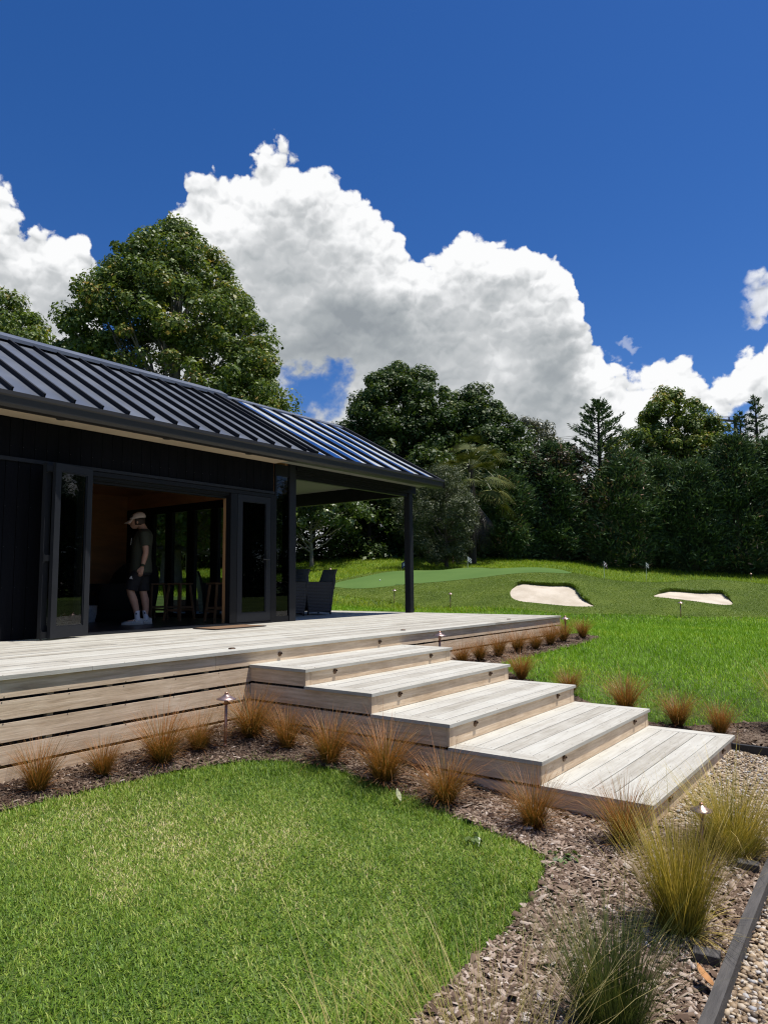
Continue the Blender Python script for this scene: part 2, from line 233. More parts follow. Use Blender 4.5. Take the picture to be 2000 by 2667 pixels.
# ---------------------------------------------------------------- mesh helpers
class MB:
    def __init__(s): s.v = []; s.f = []; s.m = []; s.mi = 0
    def add(s, vs, fs):
        o = len(s.v); s.v += [tuple(v) for v in vs]; s.f += [tuple(i + o for i in f) for f in fs]; s.m += [s.mi] * len(fs); return s
    def box(s, x0, x1, y0, y1, z0, z1):
        x0, x1 = sorted((x0, x1)); y0, y1 = sorted((y0, y1)); z0, z1 = sorted((z0, z1))
        return s.add([(x0,y0,z0),(x1,y0,z0),(x1,y1,z0),(x0,y1,z0),(x0,y0,z1),(x1,y0,z1),(x1,y1,z1),(x0,y1,z1)],
                     [(0,3,2,1),(4,5,6,7),(0,1,5,4),(1,2,6,5),(2,3,7,6),(3,0,4,7)])
    def obox(s, c, ax, ay, az):   # centre and three half axes
        c, ax, ay, az = map(Vector, (c, ax, ay, az)); vs = []
        for k in (-1, 1):
            for i, j in ((-1,-1),(1,-1),(1,1),(-1,1)): vs.append(c + ax * i + ay * j + az * k)
        return s.add(vs, [(0,3,2,1),(4,5,6,7),(0,1,5,4),(1,2,6,5),(2,3,7,6),(3,0,4,7)])
    def prism(s, poly, z0, z1):   # vertical prism over a counter-clockwise (x, y) outline
        n = len(poly); vs = [(x, y, z0) for x, y in poly] + [(x, y, z1) for x, y in poly]
        return s.add(vs, [tuple(range(n - 1, -1, -1)), tuple(range(n, 2 * n))] + [(i, (i + 1) % n, n + (i + 1) % n, n + i) for i in range(n)])
    def extrude(s, prof, axis, a, b):   # profile of (p, q) extruded along x (p,q = y,z) or along y (p,q = x,z)
        n = len(prof)
        def P(t, p, q): return (t, p, q) if axis == 'x' else (p, t, q)
        vs = [P(a, p, q) for p, q in prof] + [P(b, p, q) for p, q in prof]
        return s.add(vs, [tuple(range(n)), tuple(range(2 * n - 1, n - 1, -1))] + [(i, n + i, n + (i + 1) % n, (i + 1) % n) for i in range(n)])
    def tube(s, path, rad, n=8, cap=True, flat=None):
        path = [Vector(p) for p in path]; rad = list(rad) if hasattr(rad, '__len__') else [rad] * len(path)
        rings = []; up = None
        for i, p in enumerate(path):
            t = (path[min(i + 1, len(path) - 1)] - path[max(i - 1, 0)]).normalized()
            if up is None: up = t.orthogonal().normalized()
            up = (up - t * up.dot(t)).normalized(); sd = t.cross(up)
            r = rad[i]; ru, rs = (r, r) if not hasattr(r, '__len__') else r
            rings.append([p + up * (ru * math.cos(2 * math.pi * k / n)) + sd * (rs * math.sin(2 * math.pi * k / n)) for k in range(n)])
        vs = [v for r in rings for v in r]; fs = []
        for i in range(len(rings) - 1):
            for k in range(n): fs.append((i*n+k, i*n+(k+1)%n, (i+1)*n+(k+1)%n, (i+1)*n+k))
        if cap: fs += [tuple(range(n - 1, -1, -1)), tuple(range((len(rings)-1)*n, len(rings)*n))]
        return s.add(vs, fs)
    def loft(s, rings, cap=True):
        n = len(rings[0]); vs = [v for r in rings for v in r]; fs = []
        for i in range(len(rings) - 1):
            for k in range(n): fs.append((i*n+k, i*n+(k+1)%n, (i+1)*n+(k+1)%n, (i+1)*n+k))
        if cap: fs += [tuple(range(n - 1, -1, -1)), tuple(range((len(rings)-1)*n, len(rings)*n))]
        return s.add(vs, fs)
    def lathe(s, prof, c=(0,0,0), n=16):
        rings = [[(c[0] + r * math.cos(2*math.pi*k/n), c[1] + r * math.sin(2*math.pi*k/n), c[2] + z) for k in range(n)] for r, z in prof]
        return s.loft(rings)
    def sphere(s, c, r, n=12, m=8, sc=(1,1,1)):
        rings = [[(c[0] + r*sc[0]*max(math.sin(math.pi*j/m), 1e-3)*math.cos(2*math.pi*k/n), c[1] + r*sc[1]*max(math.sin(math.pi*j/m), 1e-3)*math.sin(2*math.pi*k/n), c[2] - r*sc[2]*math.cos(math.pi*j/m)) for k in range(n)] for j in range(m + 1)]
        return s.loft(rings)
    def build(s, name, mats, parent=None, smooth=False, bevel=0.0):
        me = bpy.data.meshes.new(name); me.from_pydata(s.v, [], s.f)
        for m_ in (mats if isinstance(mats, (list, tuple)) else [mats]): me.materials.append(m_)
        if s.mi or any(s.m): me.polygons.foreach_set('material_index', s.m)
        bm = bmesh.new(); bm.from_mesh(me); bmesh.ops.recalc_face_normals(bm, faces=bm.faces)
        if bevel: bmesh.ops.bevel(bm, geom=[e for e in bm.edges if e.calc_face_angle(0) > 0.6], offset=bevel, segments=1, affect='EDGES')
        bm.to_mesh(me); bm.free()
        if smooth: me.shade_smooth()
        return link(name, me, parent)
def link(name, me, parent=None):
    o = bpy.data.objects.new(name, me); COL.objects.link(o)
    if parent:
        o.parent = parent; o.matrix_parent_inverse = world_of(parent).inverted()
    return o
def world_of(o):
    m = o.matrix_basis.copy()
    if o.parent: m = world_of(o.parent) @ o.matrix_parent_inverse @ m
    return m
def thing(name, label, cat, loc, group=None):
    o = bpy.data.objects.new(name, None); COL.objects.link(o); o.location = loc; o.empty_display_size = 0.2
    return tag(o, label, cat, group)
def tag(o, label=None, cat=None, group=None, kind=None):
    if label: o['label'] = label
    if cat: o['category'] = cat
    if group: o['group'] = group
    if kind: o['kind'] = kind
    return o
def copy_tree(o, parent=None):
    c = o.copy(); COL.objects.link(c)
    if parent: c.parent = parent; c.matrix_parent_inverse = o.matrix_parent_inverse.copy()
    for ch in list(o.children): copy_tree(ch, c)
    return c

def mesh_np(name, V, F, mats, attrs=None, parent=None, smooth=False):
    """V (n,3), F list of int arrays, each (m,k)"""
    me = bpy.data.meshes.new(name); V = np.asarray(V, np.float32)
    me.vertices.add(len(V)); me.vertices.foreach_set('co', V.ravel())
    flat = np.concatenate([f.ravel() for f in F]).astype(np.int32); tot = np.concatenate([np.full(len(f), f.shape[1], np.int32) for f in F])
    me.loops.add(len(flat)); me.loops.foreach_set('vertex_index', flat)
    me.polygons.add(len(tot)); st = np.zeros(len(tot), np.int32); st[1:] = np.cumsum(tot)[:-1]
    me.polygons.foreach_set('loop_start', st); me.polygons.foreach_set('loop_total', tot)
    for m_ in (mats if isinstance(mats, (list, tuple)) else [mats]): me.materials.append(m_)
    for k, a in (attrs or {}).items():
        if k == 'mat': me.polygons.foreach_set('material_index', np.asarray(a, np.int32)); continue
        at = me.attributes.new(k, 'FLOAT', 'POINT'); at.data.foreach_set('value', np.asarray(a, np.float32))
    me.update(calc_edges=True); me.validate()
    if smooth: me.shade_smooth()
    return link(name, me, parent)

def ribbons(base, head, length, width, lean, curl, segs=3, droop=0.0):
    """curved grass blades. base (n,3); head heading angle; lean initial tilt from vertical, curl added along the blade"""
    n = len(base); P = [base.copy()]; ang = lean.copy(); p = base.copy()
    hx, hy = np.cos(head), np.sin(head)
    for i in range(segs):
        st = length / segs
        p = p + np.stack([hx * np.sin(ang) * st, hy * np.sin(ang) * st, np.cos(ang) * st], 1)
        P.append(p.copy()); ang = ang + curl / segs * (1 + droop * i)
    sx, sy = -hy, hx; V = []; 
    for i, q in enumerate(P[:-1]):
        w = width * (1 - 0.75 * i / segs) / 2; o = np.stack([sx * w, sy * w, 0 * w], 1); V += [q - o, q + o]
    V.append(P[-1]); k = len(V); V = np.stack(V, 1).reshape(-1, 3); b0 = np.arange(n) * k
    Q = [np.stack([b0 + 2*i, b0 + 2*i + 1, b0 + 2*i + 3, b0 + 2*i + 2], 1) for i in range(segs - 1)]
    T = np.stack([b0 + 2*segs - 2, b0 + 2*segs - 1, b0 + 2*segs], 1)
    return V, ([np.concatenate(Q)] if Q else []) + [T], k

def diamonds(c, nrm, long_, size, asp=0.55, fold=0.15):
    """leaf quads: centre, normal, long axis, size arrays"""
    n = len(c); nrm = nrm / (np.linalg.norm(nrm, axis=1, keepdims=True) + 1e-9)
    a = long_ - nrm * np.sum(long_ * nrm, 1, keepdims=True); a /= (np.linalg.norm(a, axis=1, keepdims=True) + 1e-9); b = np.cross(nrm, a)
    s = size[:, None]; V = np.stack([c - a * s * .5, c + b * s * asp * .5 + nrm * s * fold * .5, c + a * s * .5, c - b * s * asp * .5 + nrm * s * fold * .5], 1).reshape(-1, 3)
    return V, np.arange(4 * n).reshape(n, 4)
def unit(v): return v / (np.linalg.norm(v, axis=1, keepdims=True) + 1e-9)
def rdir(n): return unit(rng.normal(size=(n, 3)))

def inpoly(x, y, poly):
    r = np.zeros(len(x), bool); n = len(poly)
    for i in range(n):
        x0, y0 = poly[i]; x1, y1 = poly[(i + 1) % n]
        c = ((y0 > y) != (y1 > y)) & (x < (x1 - x0) * (y - y0) / (y1 - y0 + 1e-12) + x0); r ^= c
    return r
def segdist(x, y, pts, closed=True):
    d = np.full(len(x), 1e9); n = len(pts)
    for i in range(n if closed else n - 1):
        ax, ay = pts[i]; bx, by = pts[(i + 1) % n]; L = (bx-ax)**2 + (by-ay)**2 + 1e-12
        t = np.clip(((x-ax)*(bx-ax) + (y-ay)*(by-ay)) / L, 0, 1); d = np.minimum(d, np.hypot(x-ax-t*(bx-ax), y-ay-t*(by-ay)))
    return d
def smoothpoly(poly, it=2):
    for _ in range(it):
        q = []
        for i in range(len(poly)):
            a, b = poly[i], poly[(i + 1) % len(poly)]
            q += [(a[0]*.75 + b[0]*.25, a[1]*.75 + b[1]*.25), (a[0]*.25 + b[0]*.75, a[1]*.25 + b[1]*.75)]
        poly = q
    return poly
def softpoly(poly, r=.16):
    q = []; n = len(poly)
    for i in range(n):
        b = np.array(poly[i], float)
        for o in (poly[i - 1], poly[(i + 1) % n]):
            v = np.array(o, float) - b; L = np.hypot(*v); q.append(tuple(b + v * min(r / L, .25)))
    return q
def in_view(P, margin=0.17):
    d = P - np.array([0, 0, 1.6]); z = d @ np.array(Fv); x = (d @ np.array(Rv)) / np.maximum(z, .01) * 1830.23 / 1000; y = (d @ np.array(Uv)) / np.maximum(z, .01) * 1830.23 / 1333.5
    return (z > 0.15) & (np.abs(x) < 1 + margin) & (np.abs(y) < 1 + margin)

# ---------------------------------------------------------------- terrain
_C = np.array(CTRL, float); _c0 = np.array([15., 8.]); _s = 20.
def _phi(r2): return 0.5 * r2 * np.log(r2 + 1e-12)
_p = (_C[:, :2] - _c0) / _s; _n = len(_p)
_K = _phi(((_p[:, None] - _p[None]) ** 2).sum(-1)) + 2e-5 * np.eye(_n); _Q = np.hstack([np.ones((_n, 1)), _p])
_W = np.linalg.solve(np.block([[_K, _Q], [_Q.T, np.zeros((3, 3))]]), np.concatenate([_C[:, 2], np.zeros(3)]))
def H(x, y):
    x = np.atleast_1d(np.asarray(x, float)); y = np.atleast_1d(np.asarray(y, float)); q = (np.stack([x, y], 1) - _c0) / _s; out = np.zeros(len(q))
    for i in range(0, len(q), 20000):
        s = q[i:i+20000]; out[i:i+20000] = _phi(((s[:, None] - _p[None]) ** 2).sum(-1)) @ _W[:_n] + _W[_n] + s @ _W[_n+1:]
    return out
def h1(x, y): return float(H(x, y)[0])

GREEN = smoothpoly(GREEN); FRINGE = smoothpoly(FRINGE); B1s = smoothpoly(BUNKER1); B2s = smoothpoly(BUNKER2)
LIP1 = [BUNKER1[i] for i in (5, 6, 7, 8, 9, 10, 11, 12, 13)]; LIP2 = [BUNKER2[i] for i in (4, 5, 6, 7, 8, 9, 10)]
def lip(x, y):
    d = np.minimum(segdist(x, y, LIP1, False), segdist(x, y, LIP2, False)); return 0.075 * np.exp(-(d / 0.34) ** 2)

def lawn_mat(nt, v):
    a = nt.noise(v, 0.9, 6, 0.6); b = nt.noise(v, 14, 6, 0.7); f = nt.ss(nt.m('ADD', nt.m('MULTIPLY', a, .5), nt.m('MULTIPLY', b, .5)), .35, .65)
    return nt.ramp(f, [(0, (.030, .048, .012)), (.5, (.055, .092, .018)), (1, (.095, .125, .034))]), b
def rough_mat(nt, v):
    a = nt.noise(v, 0.5, 5, 0.6); b = nt.noise(v, 6, 6, 0.7); f = nt.ss(nt.m('ADD', nt.m('MULTIPLY', a, .5), nt.m('MULTIPLY', b, .5)), .35, .65)
    return nt.ramp(f, [(0, (.060, .105, .014)), (.5, (.090, .150, .022)), (1, (.130, .180, .036))]), b
def turf_mat(nt, v):
    a = nt.noise(v, 0.7, 5, 0.6); b = nt.noise(v, 22, 6, 0.75); f = nt.ss(nt.m('ADD', nt.m('MULTIPLY', a, .45), nt.m('MULTIPLY', b, .55)), .36, .64)
    return nt.ramp(f, [(0, (.042, .066, .008)), (.5, (.072, .106, .013)), (1, (.110, .142, .022))]), b
def green_mat(nt, v):
    a = nt.noise(v, 0.45, 4, 0.5); b = nt.noise(v, 60, 3, 0.6)
    f = nt.ss(nt.m('ADD', nt.m('MULTIPLY', a, .8), nt.m('MULTIPLY', b, .2)), .35, .65)
    return nt.ramp(f, [(0, (.070, .132, .029)), (1, (.088, .154, .036))]), b
def sand_mat(nt, v):
    a = nt.noise(v, 1.6, 6, 0.6); b = nt.noise(v, 40, 5, 0.7); f = nt.ss(nt.m('ADD', nt.m('MULTIPLY', a, .7), nt.m('MULTIPLY', b, .3)), .35, .65)
    return nt.ramp(f, [(0, (.42, .36, .275)), (1, (.56, .495, .40))]), b
def mulch_mat(nt, v):
    a = nt.noise(v, 3, 6, 0.65); b = nt.noise(v, 60, 6, 0.75); f = nt.ss(nt.m('ADD', nt.m('MULTIPLY', a, .4), nt.m('MULTIPLY', b, .6)), .35, .65)
    return nt.ramp(f, [(0, (0.032, 0.020, 0.014)), (.5, (0.108, 0.075, 0.051)), (1, (0.270, 0.212, 0.160))]), b
def gravel_mat(nt, v):
    vo = nt.n('ShaderNodeTexVoronoi'); nt.l(v, vo.inputs['Vector']); vo.inputs['Scale'].default_value = 42
    sp = nt.n('ShaderNodeSeparateColor'); nt.l(vo.outputs['Color'], sp.inputs[0])
    c = nt.ramp(sp.outputs[0], [(0, (.10, .075, .05)), (.4, (.30, .22, .13)), (.75, (.42, .33, .21)), (1, (.52, .47, .40))])
    return nt.mix(nt.ss(vo.outputs['Distance'], .25, .7), c, (.05, .038, .026, 1)), nt.m('SUBTRACT', 1.0, vo.outputs['Distance'])
M_LAWN = groundmat('lawn soil and grass', lawn_mat); M_TURF = groundmat('mown turf', turf_mat, bump=.6, bdist=.03)
M_GREEN = groundmat('putting turf', green_mat, bump=.1); M_SAND = groundmat('bunker sand', sand_mat, bump=.3)
M_MULCH = groundmat('bark mulch', mulch_mat, bump=.8); M_GRAVEL = groundmat('pea gravel', gravel_mat, bump=.9)
M_ROUGH = groundmat('meadow grass', rough_mat, bump=.6, bdist=.05)

MULCH_A = [(-6, 5.1), (-6, 4.5), (0, 4.48), (1.6, 4.47), (2.2, 4.50), (2.9, 4.42), (3.5, 4.30), (3.88, 4.08), (4.04, 3.6), (4.0, 2.87), (3.87, 2.28), (3.83, 1.98), (3.72, 1.73), (3.50, 1.60), (3.1, 1.54), (2.6, 1.53), (2.1, 1.48), (1.2, 1.33), (0, 1.1), (-6, .9), (-6, .60), (1.5, .64), (2.75, .657), (3.5, .675), (4.60, .70), (4.7, 1.1), (4.7, 1.42), (4.9, 1.6), (4.9, 5.1)]
MULCH_B = [(6.7, 5.1), (6.7, 1.5), (6.86, 1.3), (6.86, -2.5), (9.5, -2.5), (8.8, -.5), (8.2, .9), (7.75, 1.55), (7.35, 1.9), (7.2, 2.6), (7.28, 3.4), (7.5, 4.05), (8.1, 4.2), (9.5, 4.22), (11.0, 4.2), (11.7, 4.25), (11.95, 4.7), (11.8, 5.1)]
GRAVEL = [(-8, .60), (-8, -6), (6.8, -6), (6.8, 1.36), (6.8, 1.45), (4.7, 1.45), (4.63, .9), (4.62, .70), (3.5, .675), (2.75, .657), (1.5, .64), (0, .62)]
def axis_steps(lo, a, b, hi, fine, grow=1.35):
    r = list(np.arange(a, b + 1e-6, fine)); st = fine
    while r[-1] < hi: st *= grow; r.append(min(r[-1] + st, hi))
    l = [a]; st = fine
    while l[-1] > lo: st *= grow; l.append(max(l[-1] - st, lo))
    return np.array(l[:0:-1] + r)
xs = axis_steps(-240, -2, 44, 240, 0.22); ys = axis_steps(-240, -2, 28, 240, 0.22)
gx, gy = np.meshgrid(xs, ys); gx = gx.ravel(); gy = gy.ravel(); gz = H(gx, gy)
far = np.hypot(gx - 15, gy - 8) > 70; gz[far] = np.clip(gz[far], -0.5, 4)
sink = inpoly(gx, gy, FRINGE) & (segdist(gx, gy, FRINGE) > .35); gz[sink] -= 0.22
def _cov(x, y):
    r = np.zeros(len(x), bool)
    for q in (MULCH_A, MULCH_B, GRAVEL, [(-6, 4.8), (11.4, 4.8), (11.4, 13), (-6, 13)], [(4.4, 1.4), (6.95, 1.4), (6.95, 5), (4.4, 5)]): r |= inpoly(x, y, q)
    return r
_sk = _cov(gx, gy)
for _a in np.linspace(0, 2 * math.pi, 8, endpoint=False): _sk &= _cov(gx + .16 * math.cos(_a), gy + .16 * math.sin(_a))
gz[_sk] -= 0.08
inb = inpoly(gx, gy, B1s) | inpoly(gx, gy, B2s); gz[inb] -= 0.15
nx, ny = len(xs), len(ys); ii, jj = np.meshgrid(np.arange(nx - 1), np.arange(ny - 1)); k = (jj * nx + ii).ravel()
go = mesh_np('ground', np.stack([gx, gy, gz], 1), [np.stack([k, k + 1, k + nx + 1, k + nx], 1)], [M_LAWN, M_ROUGH], smooth=True,
             attrs={'mat': ((gx[k] * .7993 + gy[k] * .6009) > 22.5).astype(int)})
tag(go, kind='structure')

def sheet(name, poly, res, zf, m, holes=(), skirts=(), kind='structure', jitter=0.0):
    """a sheet following the terrain inside an outline"""
    def dens(p):
        out = []
        for i in range(len(p)):
            a, b = np.array(p[i]), np.array(p[(i + 1) % len(p)]); n = max(1, int(np.hypot(*(b - a)) / res))
            out += [tuple(a + (b - a) * t / n) for t in range(n)]
        return out
    loops = [dens(poly)] + [dens(h) for h in holes]
    pts = []; edges = []
    for lp in loops:
        o = len(pts); pts += lp; edges += [(o + i, o + (i + 1) % len(lp)) for i in range(len(lp))]
    P = np.array(poly); X, Y = np.meshgrid(np.arange(P[:,0].min(), P[:,0].max(), res), np.arange(P[:,1].min(), P[:,1].max(), res)); X = X.ravel(); Y = Y.ravel()
    X = X + rng.uniform(-.2, .2, len(X)) * res; Y = Y + rng.uniform(-.2, .2, len(Y)) * res
    ok = inpoly(X, Y, poly) & (segdist(X, Y, poly) > res * .4)
    for h in holes: ok &= ~inpoly(X, Y, h) & (segdist(X, Y, h) > res * .4)
    pts += list(zip(X[ok], Y[ok]))
    vs, es, fs, ov, oe, of = delaunay_2d_cdt([Vector((float(a), float(b))) for a, b in pts], edges, [], 0, 1e-6)
    V = np.array([(v.x, v.y) for v in vs]); T = np.array([f for f in fs if len(f) == 3])
    cen = V[T].mean(1); keep = inpoly(cen[:,0], cen[:,1], poly)
    for h in holes: keep &= ~inpoly(cen[:,0], cen[:,1], h)
    T = T[keep]; a, b, c = V[T[:,0]], V[T[:,1]], V[T[:,2]]
    fl = ((b - a)[:,0] * (c - a)[:,1] - (b - a)[:,1] * (c - a)[:,0]) < 0; T[fl] = T[fl][:, ::-1]
    Z = zf(V[:,0], V[:,1]); V3 = np.column_stack([V, Z]); F = [T]
    Vs = [V3]; n = len(V3); Q = []
    for lp, drop in skirts:
        lp = np.array(dens(lp)); z = zf(lp[:,0], lp[:,1]); m_ = len(lp)
        Vs += [np.column_stack([lp, z]), np.column_stack([lp, z - drop])]; i = np.arange(m_); j = (i + 1) % m_
        Q.append(np.stack([n + i, n + j, n + m_ + j, n + m_ + i], 1)); n += 2 * m_
    if Q: F.append(np.concatenate(Q))
    o = mesh_np(name, np.vstack(Vs), F, m, smooth=True)
    return tag(o, kind=kind)
fz = lambda x, y: H(x, y) + 0.012 + lip(x, y)
sheet('turf_mound', FRINGE, .22, fz, M_TURF, holes=[B1s, B2s], skirts=[(B1s, .34), (B2s, .34), (FRINGE, .25)])
sheet('putting_green', GREEN, .3, lambda x, y: fz(x, y) + .006, M_GREEN)
sheet('bunker_sand', B1s, .2, lambda x, y: H(x, y) - .005, M_SAND); sheet('bunker_sand', B2s, .2, lambda x, y: H(x, y) - .005, M_SAND)

mA = softpoly(softpoly(MULCH_A), .08); mB = softpoly(softpoly(MULCH_B), .08)
mz = lambda x, y: H(x, y) + .012 + .012 * np.sin(x * 9.1 + 3 * np.sin(y * 5)) * np.sin(y * 8.3)
sheet('mulch_bed', mA, .12, mz, M_MULCH); sheet('mulch_bed', mB, .15, mz, M_MULCH)
sheet('gravel_path', GRAVEL, .2, lambda x, y: H(x, y) + .008, M_GRAVEL)

# ---------------------------------------------------------------- lawns: blades of grass
def scatter(poly_bbox, n):
    x0, x1, y0, y1 = poly_bbox; return rng.uniform(x0, x1, n), rng.uniform(y0, y1, n)
def clear_of(x, y, polys):
    k = np.ones(len(x), bool)
    for p in polys: k &= ~inpoly(x, y, p)
    return k
G_LAWN = leafy('lawn blades', [(0, (0.065, 0.136, 0.014)), (.3, (0.150, 0.266, 0.024)), (.6, (0.273, 0.378, 0.048)), (.82, (0.416, 0.460, 0.108)), (.93, (0.598, 0.555, 0.228)), (1, (0.754, 0.625, 0.360))], trans=.3, rough=.5, spec=.3)
G_MID = leafy('lawn blades far', [(0, (0.119, 0.258, 0.008)), (.5, (0.205, 0.383, 0.017)), (.92, (0.309, 0.471, 0.027)), (1, (0.549, 0.569, 0.068))], trans=.3, rough=.55, spec=.25)
G_ROUGH = leafy('meadow blades', [(0, (0.152, 0.253, 0.014)), (.6, (0.244, 0.342, 0.022)), (1, (0.396, 0.416, 0.050))], trans=.35, rough=.6, spec=.2)
def vnoise(x, y, s, seed=0):
    r = np.random.default_rng(seed); o = np.zeros(len(x))
    for k in range(6):
        a = r.uniform(0, 6.28); f = s * r.uniform(.5, 2.2); o += np.sin((x * np.cos(a) + y * np.sin(a)) * f + r.uniform(0, 6.28))
    return o / 6
def blades(name, x, y, ln, wd, lean, curl, m, bias=0.0, segs=2, patch=0.9):
    z = H(x, y); P = np.stack([x, y, z - .004], 1); ok = in_view(P + np.array([0, 0, .03])); P = P[ok]; n = len(P); x, y = P[:,0], P[:,1]
    if hasattr(ln, '__len__'): ln, wd = ln[ok], wd[ok]
    pt = vnoise(x, y, 2.4, 3) * .5 + vnoise(x, y, 8, 5) * .3
    rn = np.clip(rng.beta(1.7, 2.1, n) + pt * .75 * patch + bias, 0, 1)
    le = ln * rng.uniform(.55, 1.3, n) * (1 - .25 * pt)
    V, F, k = ribbons(P, rng.uniform(0, 6.283, n), le, wd * rng.uniform(.7, 1.3, n), np.abs(rng.normal(lean, .35, n)), rng.normal(curl, .4, n), segs)
    o = mesh_np(name, V, F, m, {'rnd': np.repeat(rn, k)}); return tag(o, kind='stuff')
def lawn_near():
    x, y = scatter((.2, 4.2, .9, 4.7), 330000); k = clear_of(x, y, [mA, GRAVEL]) & (rng.random(len(x)) < np.clip(.25 + 1.6 / np.hypot(x, y), 0, 1)* 1.0 + .32)
    x, y = x[k], y[k]
    blades('lawn_grass', x, y, .033, .0048, .85, .7, G_LAWN)
    # lusher tufts along the edge of the lawn
    x, y = scatter((1.0, 4.3, 1.2, 4.7), 120000); d = segdist(x, y, mA); k = clear_of(x, y, [mA, GRAVEL]) & (d < .28 + .2 * vnoise(x, y, 4, 9)) & (rng.random(len(x)) < .5)
    blades('lawn_grass', x[k], y[k], .056, .005, .45, .9, G_LAWN, bias=-.05, segs=3, patch=.4)
    # ragged overhang onto the mulch
    x, y = scatter((.5, 4.3, 1.2, 4.7), 60000); d = segdist(x, y, mA); k = inpoly(x, y, mA) & (y > 1.0) & (x < 4.3) & (d < .05 + .30 * np.maximum(vnoise(x, y, 9, 4), 0)) & (rng.random(len(x)) < np.exp(-d / .09)) & ~((y > 4.72))
    blades('lawn_grass', x[k], y[k], .06, .004, .8, .8, G_LAWN, bias=.05, segs=2)
lawn_near()
def lawn_mid():
    x, y = scatter((6.9, 21, -2, 16), 520000); dd = x * .7993 + y * .6009
    k = clear_of(x, y, [mB, GRAVEL, FRINGE]) & (dd < 20.5) & ~((x < 11.55) & (y > 4.9)) & (rng.random(len(x)) < np.clip(9.0 / dd, 0.25, 1) ** 1.3)
    x, y = x[k], y[k]; dd = dd[k]
    blades('lawn_grass', x, y, .062 + .0015 * dd, .0045 + .0008 * (dd - 5).clip(0), .6, .6, G_MID, patch=.7)
lawn_mid()
def lawn_far():
    x, y = scatter((14, 46, -4, 32), 260000); dd = x * .7993 + y * .6009
    k = clear_of(x, y, [FRINGE]) & (dd > 19.5) & (dd < 40); x, y = x[k], y[k]
    blades('meadow_grass', x, y, .15, .022, .5, .6, G_ROUGH, patch=.8)
    # the mown turf of the mound: short stubble so that it does not read as paint
    x, y = scatter((17, 28, 1.5, 19), 260000); k = inpoly(x, y, FRINGE) & clear_of(x, y, [GREEN, B1s, B2s]); x, y = x[k], y[k]
    z = fz(x, y); P = np.stack([x, y, z], 1); n = len(P)
    V, F, kk = ribbons(P, rng.uniform(0, 6.28, n), rng.uniform(.012, .028, n), rng.uniform(.010, .018, n), np.abs(rng.normal(.7, .3, n)), rng.normal(.4, .3, n), 2)
    o = mesh_np('turf_stubble', V, F, leafy('turf stubble', [(0, (0.075, 0.134, 0.006)), (.6, (0.138, 0.220, 0.011)), (1, (0.251, 0.306, 0.023))], trans=.2), {'rnd': np.repeat(np.clip(rng.beta(2, 2, n) + .25 * vnoise(x, y, 1.2, 2), 0, 1), kk)}); tag(o, kind='stuff')
    lp = np.array([p for pts in (LIP1, LIP2) for a, b in zip(pts[:-1], pts[1:]) for p in [(a[0] + (b[0]-a[0])*t, a[1] + (b[1]-a[1])*t) for t in np.linspace(0, 1, 400)]])
    lp = lp + rng.normal(0, .025, lp.shape); n = len(lp); P = np.column_stack([lp, fz(lp[:,0], lp[:,1]) - .01])
    V, F, kk = ribbons(P, rng.uniform(0, 6.28, n), rng.uniform(.05, .10, n), rng.uniform(.012, .02, n), rng.uniform(.6, 1.8, n), rng.uniform(0, 1, n), 2)
    o = mesh_np('turf_stubble', V, F, MATS['turf stubble'], {'rnd': np.repeat(rng.uniform(0, .7, n), kk)}); tag(o, kind='stuff')
lawn_far()

# ---------------------------------------------------------------- bark chips and pebbles
def chips(name, n, box, polys, size, m, lift=.012, minus=()):
    x, y = scatter(box, n); k = np.zeros(n, bool)
    for p in polys: k |= inpoly(x, y, p)
    k &= clear_of(x, y, minus); k &= in_view(np.stack([x, y, H(x, y)], 1)); x, y = x[k], y[k]; n = len(x)
    L = size * rng.lognormal(0, .5, n); W = L * rng.uniform(.12, .42, n); T = np.minimum(W, .006) * .6
    a = rng.uniform(0, 6.283, n); ax = np.stack([np.cos(a), np.sin(a), rng.normal(0, .3, n)], 1); ax = unit(ax); up = unit(np.stack([rng.normal(0, .35, n), rng.normal(0, .35, n), np.ones(n)], 1))
    ay = unit(np.cross(up, ax)); az = np.cross(ax, ay)
    c = np.stack([x, y, H(x, y) + lift + rng.uniform(0, .014, n)], 1); V = []
    for kz in (-1, 1):
        for i, j in ((-1,-1),(1,-1),(1,1),(-1,1)): V.append(c + ax * (L * i * .5)[:,None] * (1 if kz < 0 else .85) + ay * (W * j * .5)[:,None] + az * (T * kz * .5)[:,None])
    V = np.stack(V, 1).reshape(-1, 3); b = np.arange(n)[:,None] * 8
    F = np.concatenate([b + np.array(f) for f in ((4,5,6,7),(0,1,5,4),(1,2,6,5),(2,3,7,6),(3,0,4,7))])
    return tag(mesh_np(name, V, [F], m, {'rnd': np.repeat(rng.beta(1.5, 1.5, n), 8)}), kind='stuff')
M_CHIP = leafy('bark chips', [(0, (0.044, 0.026, 0.018)), (.35, (0.131, 0.087, 0.060)), (.7, (0.280, 0.207, 0.154)), (.93, (0.402, 0.331, 0.273)), (1, (0.542, 0.481, 0.432))], trans=0, rough=.85, spec=.2)
M_CHIPD = leafy('dark bark chips', [(0, (0.033, 0.019, 0.014)), (.5, (0.094, 0.059, 0.039)), (.85, (0.206, 0.149, 0.106)), (1, (0.421, 0.349, 0.289))], trans=0, rough=.85, spec=.2)
chips('bark_chips', 80000, (1.0, 4.9, .6, 2.4), [mA], .024, M_CHIP)
chips('bark_chips', 60000, (1.5, 4.9, 1.9, 5.1), [mA], .021, M_CHIPD)
chips('bark_chips', 30000, (6.7, 12, -1, 5.1), [mB], .030, M_CHIPD)
